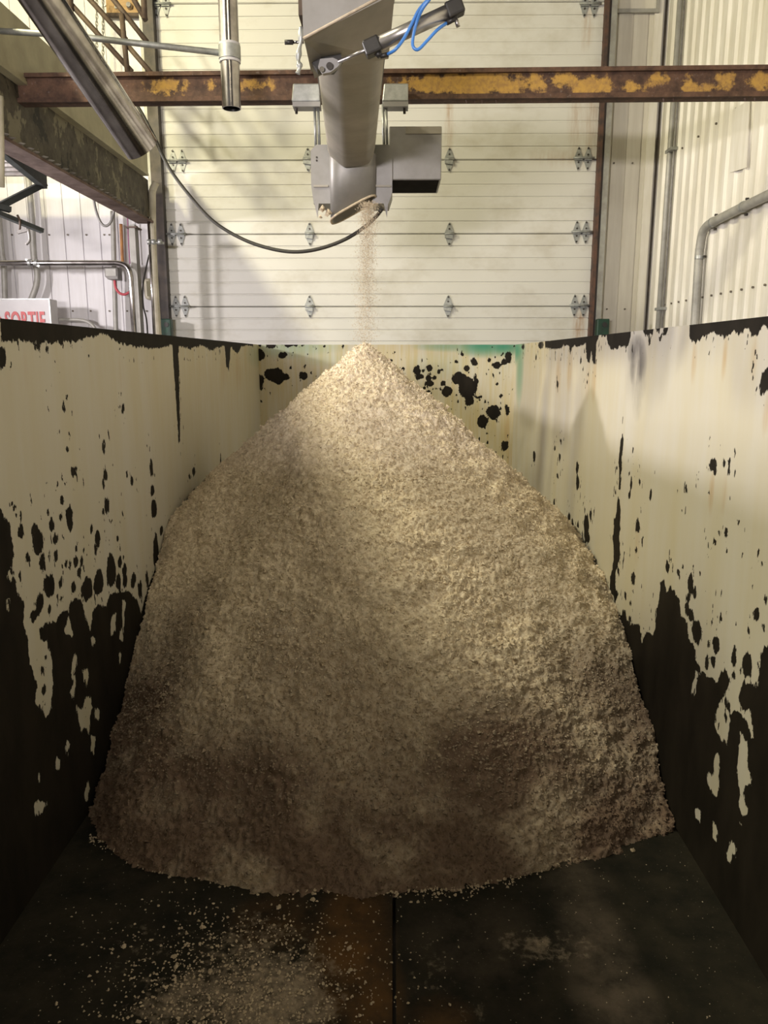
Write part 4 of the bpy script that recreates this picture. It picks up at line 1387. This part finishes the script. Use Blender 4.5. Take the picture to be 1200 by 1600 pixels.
# ================================================================== PLATFORM (left)
pf = thing('platform', (-3.5, 4.5, 2.85), 'raised platform at left with peeling dark edge beam and cream channel', 'platform')
XBm = -2.12
zB0, zB1 = 2.86, 3.20
MB().box(XBm - 0.012, XBm, 0.8, 7.05, zB0, zB1).build('edge_beam', M['peel_dark'], pf)
MB().box(XBm - 0.11, XBm + 0.035, 0.8, 7.05, zB0 - 0.018, zB0).build('bottom_flange', M['rust_flange'], pf)
MB().box(XBm - 0.10, XBm + 0.055, 0.8, 6.9, zB1, zB1 + 0.018).build('top_flange', M['cream_steel'], pf)
MB().box(XBm + 0.02, XBm + 0.05, 0.8, 6.9, zB1 + 0.018, zB1 + 0.33).build('cream_channel', M['cream_steel'], pf)
MB().box(XBm - 0.075, XBm - 0.014, 6.95, 7.045, zB0 + 0.001, zB1 - 0.001).build('end_stiffener', M['peel_dark'], pf)
# corrugated deck resting on the bottom flange
prof = []
y = 0.8
while y < 7.0:
    prof += [(y, 0), (y + 0.05, 0), (y + 0.075, 0.05), (y + 0.125, 0.05)]
    y += 0.15
vs = [(x, yy, zB1 + 0.02 + h) for x in (-5.5, XBm - 0.02) for yy, h in prof]
n = len(prof)
mb = MB().add(vs, [(i, i + 1, n + i + 1, n + i) for i in range(n - 1)])
vs = [(x, yy, zB1 + 0.02 + h + 0.006) for x in (-5.5, XBm - 0.02) for yy, h in prof]
mb.add(vs, [(i + 1, i, n + i, n + i + 1) for i in range(n - 1)])
mb.build('corrugated_deck', M['deck'], pf)
MB().box(-5.5, XBm - 0.02, 0.8, 7.0, zB1 + 0.085, zB1 + 0.14).build('deck_slab', M['concrete'], pf)
# light torn edge of deck showing on the flange
mb = MB()
y = 4.2
while y < 6.6:
    p0 = Vector((XBm + 0.005, y, zB0 + 0.001))
    mb.add([p0, p0 + Vector((0, 0.06, 0)), p0 + Vector((0.05, 0.035, 0.012)), p0 + Vector((0.02, 0.03, 0.02))], [(0, 1, 2), (0, 2, 3), (2, 1, 3), (0, 3, 1)])
    y += random.uniform(0.07, 0.12)
mb.build('torn_edge', M['deck'], pf)['kind'] = 'stuff'
# cross joist and bracing under the deck
mb = MB().bar(P(68, 278, 6.2), P(-50, 178, 5.0), 0.05, 0.16)
mb.build('joist', M['joist'], pf)
MB().bar(P(70, 286, 6.2), P(-20, 332, 5.7), 0.04, 0.045).build('brace', M['joist'], pf)
MB().bar(P(66, 361, 5.9), P(-20, 326, 5.6), 0.05, 0.03).build('angle_bracket', M['joist'], pf)
MB().bar(P(16, 328, 5.7), P(-20, 318, 5.6), 0.06, 0.035).build('angle_bracket', M['joist'], pf)
# post holding the platform near the door
cp_ = thing('platform_post', P(212, 512, 7.2), 'grey steel post standing under the platform edge near the door', 'post')
MB().box(P(204, 400, 7.2).x, P(213, 400, 7.2).x, 7.2, 7.3, -0.2, 2.86).build('shaft', M['galv_paint'], cp_)
MB().box(P(200, 400, 7.2).x, P(217, 400, 7.2).x, 7.17, 7.33, 2.83, 2.842).build('cap_plate', M['rust_flange'], cp_)

# hook clamp under bracket
hk = thing('beam_hook', P(42, 355, 5.75), 'small metal clamp hook hanging from the bracket under the platform', 'hook')
MB().tube(smooth_path([P(27, 336, 5.74), P(31, 345, 5.74), P(31, 358, 5.74), P(28, 365, 5.74)]), 0.008, 8).build('rod', M['rail'], hk)
MB().bar(P(28, 363, 5.74), P(43, 359, 5.74), 0.02, 0.022).build('clamp', M['grey_box'], hk)
MB().tube(smooth_path([P(44, 358, 5.74), P(46, 368, 5.74), P(46, 376, 5.74), P(41, 382, 5.74)]), 0.010, 8).build('hook', M['grey_box'], hk)

# ------------------------------------------------------------------ stair railing on the platform
YR = 6.2
rl = thing('stair_railing', P(200, 110, YR), 'brown rusty stair railing with sloping bars above the platform', 'railing')
for a, b_, r in (((95, -60), (100, 24), 0.026), ((106, -60), (110, 46), 0.030), ((190, 22), (199, 112), 0.020), ((222, -60), (226, 30), 0.022)):
    MB().tube([P(*a, YR), P(*b_, YR)], r, 8).build('post', M['rail'], rl)
for a, b_ in (((60, -50), (206, 112)), ((96, -50), (197, 62)), ((138, -50), (230, 66)), ((175, -60), (228, 32)), ((200, 72), (236, 114))):
    MB().tube([P(*a, YR + 0.02), P(*b_, YR + 0.02)], 0.019, 8).build('bar', M['rail'], rl)
# plywood board with a lamp fitting, on the end wall
x0, x1, _, _, z0, z1 = pbox(164, -60, 222, 22, 7.5, 0.03)
pbd = thing('plywood_board', (x0, 7.5, z0), 'plywood board fixed to the end wall behind the railing', 'board')
MB().box(x0, x1, 7.5, 7.53, z0, z1).build('sheet', M['plywood'], pbd)
MB().box(x0, x1, 7.485, 7.53, z0 - 0.02, z0 + 0.006).build('ledge', M['rail'], pbd)
for u, v in ((163, 8), (181, 11)):
    p_ = P(u, v, 7.49)
    MB().tube([(p_.x, 7.505, p_.z), (p_.x, 7.488, p_.z)], 0.012, 6).build('screw', M['galv'], pbd)
p_ = P(202, 9, 7.48)
MB().tube([(p_.x, 7.50, p_.z), (p_.x, 7.45, p_.z)], 0.03, 12, radii=[0.03, 0.02]).build('hook_eye', M['pipe_steel'], pbd)
# hanging chain loop
ch = thing('hanging_chain', P(155, 100, 7.3), 'loop of steel chain hanging beside the plywood board', 'chain')


def ring_link(c, a, b, r, flip):
    pts = []
    for k in range(9):
        t = 2 * math.pi * k / 8
        pts.append(Vector(c) + Vector((a * math.cos(t) * (1 if flip else 0), a * math.cos(t) * (0 if flip else 1), b * math.sin(t))))
    return MB().tube(pts, r, 5, False)


lk = [None, None]
for u in (151, 161):
    v = -8
    k = 0
    while v < 100:
        c = P(u, v, 7.3)
        i = k % 2
        if lk[i] is None:
            o = ring_link((0, 0, 0), 0.011, 0.024, 0.0035, i == 0).build('chain_link', M['galv_paint'], ch)
            for vv in o.data.vertices:
                vv.co += ch.location
            o.location = c - ch.location
            lk[i] = o
        else:
            link_copy(lk[i], c - ch.location, ch)
        v += 5.6
        k += 1

# ------------------------------------------------------------------ things on the end wall below the platform
# steel handrail-like pipe with elbow down
YPp = 7.12
hp_ = thing('steel_pipe', P(206, 512, YPp), 'shiny steel pipe running along the left wall and bending down', 'pipe')
pts = [P(-60, 411, YPp), P(60, 411, YPp), P(180, 411, YPp), P(192, 413, YPp), P(200, 419, YPp), P(204, 430, YPp), P(205, 445, YPp), P(207, 520, YPp)]
pts[-1] = Vector((pts[-2].x + 0.0, YPp, 1.0))
MB().tube(pts[:2] + [P(120, 411, YPp)] + smooth_path(pts[2:7], 4) + [pts[-1]], 0.024, 12).build('pipe', M['pipe_steel'], hp_)
c = P(52, 411, YPp)
for k in (-1, 1):
    MB().pipe(c + Vector((k * 0.03 - 0.012, 0, 0)), c + Vector((k * 0.03 + 0.012, 0, 0)), 0.033, 0.008, 14).build('clamp', M['galv'], hp_)
MB().bar(c + Vector((-0.06, -0.01, 0.03)), c + Vector((0.06, -0.01, -0.03)), 0.02, 0.02).build('coupling', M['galv'], hp_)


def cond(name, pts, r, m, label, cat='conduit', group=None, sm=True):
    o = MB().tube(smooth_path(pts) if sm else pts, r, 10).build(name, m)
    return tag(o, label, cat, group)


cond('wall_conduit', [P(44, 275, 7.42), P(49, 330, 7.42), P(53, 400, 7.42), P(58, 425, 7.42), P(57, 445, 7.42), P(49, 468, 7.42)], 0.028, M['galv_paint'], 'grey conduit with kinked foot crossing behind the steel pipe', group='conduits on the end wall')
cond('wall_conduit', [P(-2, 335, 7.42), P(3, 395, 7.42), P(6, 415, 7.42), P(8, 470, 7.42)], 0.026, M['galv_paint'], 'grey conduit at the far left edge beside the exit sign', group='conduits on the end wall')
cond('wall_conduit', [P(176, 330, 7.44), P(178, 400, 7.44), P(180, 480, 7.44), P(182, 540, 7.44)], 0.022, M['galv_paint'], 'grey conduit running down behind the junction box', group='conduits on the end wall')
cond('wall_cable', [P(189, 350, 7.45), P(191, 400, 7.45), P(192, 412, 7.45)], 0.015, M['orange_cable'], 'rusty orange cable stub on the wall above the steel pipe bend', 'cable')
cond('wall_cable', [P(199, 335, 7.45), P(201, 380, 7.45), P(203, 412, 7.45)], 0.006, M['pink_cable'], 'thin magenta cable beside the grey post', 'cable')
jb = thing('junction_box', P(174, 433, 7.3), 'grey square junction box below the steel pipe', 'junction box')
x0, x1, _, _, z0, z1 = pbox(163, 417, 184, 435, 7.3, 0.1)
bevel(MB().prism([(x0, 7.3, z0 + 0.02), (x0 + 0.03, 7.3, z0 - 0.01), (x1, 7.3, z0 - 0.01), (x1, 7.3, z1), (x0, 7.3, z1)], (0, 0.12, 0)).build('box', M['grey_box'], jb), 0.006)
MB().box(x0 + 0.015, x1 - 0.015, 7.292, 7.3, z0 + 0.02, z1 - 0.015).build('cover', M['galv_paint'], jb)
cond('red_cable', [P(179, 438, 7.3), P(181, 450, 7.3), P(187, 458, 7.3), P(195, 460, 7.3), P(203, 456, 7.3)], 0.012, M['red_hose'], 'red cable curling from the junction box to the right', 'cable')
cond('black_cable', [P(145, 300, 6.7), P(149, 325, 6.7), P(156, 345, 6.7), P(164, 353, 6.7), P(173, 347, 6.7), P(179, 325, 6.7), P(182, 285, 6.5), P(185, 235, 6.3)], 0.0105, M['grey_box'], 'grey cable loop drooping from the platform edge', 'cable')
# pipes by the door frame
cond('drain_pipe', [P(244, 285, 7.05), P(239, 296, 7.05), P(238, 310, 7.05), P(240, 400, 7.05), P(247, 520, 7.05), P(250, 560, 7.05)], 0.030, M['cream_pipe'], 'cream plastic drain pipe with offset beside the left door track', 'pipe')
sp_ = thing('thin_steel_pipe', P(242, 520, 6.95), 'thin bright steel pipe standing upright left of the drain pipe', 'pipe')
MB().tube([P(232, 339, 6.95), P(243, 560, 6.95)], 0.013, 10).build('pipe', M['pipe_steel'], sp_)
MB().tube([P(231, 378, 6.93), P(256, 380, 6.93)], 0.012, 8).build('clamp_bar', M['galv'], sp_)
for u in (233, 240, 250):
    MB().tube([P(u - 2.5, 378, 6.92), P(u + 2.5, 378, 6.92)], 0.022, 8).build('clamp', M['galv'], sp_)
cond('black_cable', [P(233, 398, 7.3), P(227, 425, 7.3), P(223, 450, 7.3), P(224, 478, 7.3), P(229, 500, 7.3), P(231, 530, 7.3)], 0.007, M['black'], 'thin black cable hanging by the cream wall horn', 'cable')
hn = thing('wall_horn', P(231, 467, 7.35), 'cream rounded alarm horn on the wall beside the thin pipe', 'alarm horn')
x0, x1, _, _, z0, z1 = pbox(223, 434, 242, 468, 7.38, 0.1)
bevel(MB().box(x0, x1, 7.40, 7.50, z0, z1).build('body', M['cream_pipe'], hn), 0.035, 4)
MB().box(x0 + 0.035, x1 - 0.02, 7.385, 7.40, z0 + 0.03, z1 - 0.03).build('front_plate', M['orange_cable'] if False else M['cream_steel'], hn)

# exit sign
YS = 7.10
x0, x1, _, _, z0, z1 = pbox(-40, 467, 80, 535, YS, 0.14)
sg = thing('exit_sign', ((x0 + x1) / 2, YS, z0), 'white exit sign box with red SORTIE lettering behind the container rim', 'sign')
bevel(MB().box(x0, x1, YS, YS + 0.16, z0, z1).build('box', M['sign_white'], sg), 0.006)
fr = MB()
fr.box(x0 - 0.004, x1 + 0.004, YS - 0.006, YS, z1 - 0.008, z1 + 0.003)
fr.box(x1 - 0.008, x1 + 0.004, YS - 0.006, YS, z0, z1 - 0.008)
fr.build('frame', M['galv'], sg)
tx = bpy.data.curves.new('lettering', 'FONT')
tx.body = 'SORTIE'
tx.size = 1.0
tx.extrude = 0.004
tx.offset = 0.022
tx.space_character = 1.08
to = bpy.data.objects.new('lettering_curve', tx)
C.objects.link(to)
bpy.context.view_layer.update()
me = bpy.data.meshes.new_from_object(to.evaluated_get(bpy.context.evaluated_depsgraph_get()))
bpy.data.objects.remove(to)
xsv = [v.co.x for v in me.vertices]
ysv = [v.co.y for v in me.vertices]
ta, tb = P(7, 488, YS - 0.004), P(69.5, 488, YS - 0.004)
zt_, hh = P(40, 486.5, YS).z, 0.165
sx = (tb.x - ta.x) / (max(xsv) - min(xsv))
sz = hh / (max(ysv) - min(ysv))
for v in me.vertices:
    x, y, z = v.co
    v.co = (ta.x + (x - min(xsv)) * sx - sg.location.x, -0.004 - z, zt_ - hh + (y - min(ysv)) * sz - sg.location.z)
me.materials.clear()
me.materials.append(M['sign_red'])
lo = bpy.data.objects.new('lettering', me)
lo.parent = sg
C.objects.link(lo)
# red chevron at the left of the lettering, mostly out of frame
ch0 = P(3, 498, YS - 0.004)
MB().prism([ch0, ch0 + Vector((-0.05, 0, -0.08)), ch0 + Vector((-0.05, 0, 0.06))], (0, -0.004, 0)).build('arrow', M['sign_red'], sg)
# bracket conduit of the sign
cond('sign_conduit', [P(84, 499, 7.28), P(105, 499.5, 7.28), P(125, 500, 7.28), P(137, 503, 7.28), P(146, 510, 7.28), P(150, 520, 7.28), P(151, 545, 7.28)], 0.016, M['galv_paint'], 'thin grey conduit bending down to the right of the exit sign')

# ------------------------------------------------------------------ conduits on the right wall
rc = thing('thick_conduit', PX(1086, 505, X_RW - 0.06), 'thick grey conduit on right wall bending from vertical to upward slope', 'conduit')
XC = X_RW - 0.06
pts = [PX(1230, 290, XC), PX(1200, 305, XC), PX(1160, 324, XC), PX(1120, 344, XC), PX(1106, 352, XC), PX(1098, 364, XC), PX(1094, 385, XC), PX(1092, 405, XC), PX(1086, 505, XC), PX(1083, 560, XC)]
MB().tube(smooth_path(pts, 5), 0.033, 14).build('pipe', M['galv_paint'], rc)
for u, v, d_ in ((1114, 347, 1), (1162, 323, 1), (1093, 402, 0)):
    c = PX(u, v, XC)
    dv = (PX(u + 4, v - 2, XC) - PX(u - 4, v + 2, XC)).normalized() if d_ else Vector((0, 0, 1))
    MB().pipe(c - dv * 0.012, c + dv * 0.012, 0.037, 0.006, 14).build('strap', M['galv'], rc)
    nrm = Vector((0, dv.z, -dv.y))
    for s in (-1, 1):
        e = c + nrm * 0.05 * s + Vector((0.03, 0, 0))
        MB().tube([e, e + Vector((-0.02, 0, 0))], 0.009, 6).build('screw', M['bolt'], rc)
c2 = thing('thin_conduit', PX(1034, 505, X_RW - 0.05), 'thin vertical grey conduit on right wall next to the corner', 'conduit')
xA = X_RW - 0.05
ya = PX(1046, 250, xA).y
MB().tube([(xA, ya, 1.0), (xA, ya, Z_TOP)], 0.023, 12).build('pipe', M['galv_paint'], c2)
MB().tube([(xA + 0.01, ya - 0.075, 1.0), (xA + 0.01, ya - 0.075, Z_TOP)], 0.010, 8).build('wire_tube', M['grey_box'], c2)
for v in (237, 480):
    z = PX(1046, v, xA).z
    MB().box(xA - 0.03, xA + 0.03, ya - 0.10, ya + 0.04, z - 0.012, z + 0.012).build('clamp', M['galv'], c2)
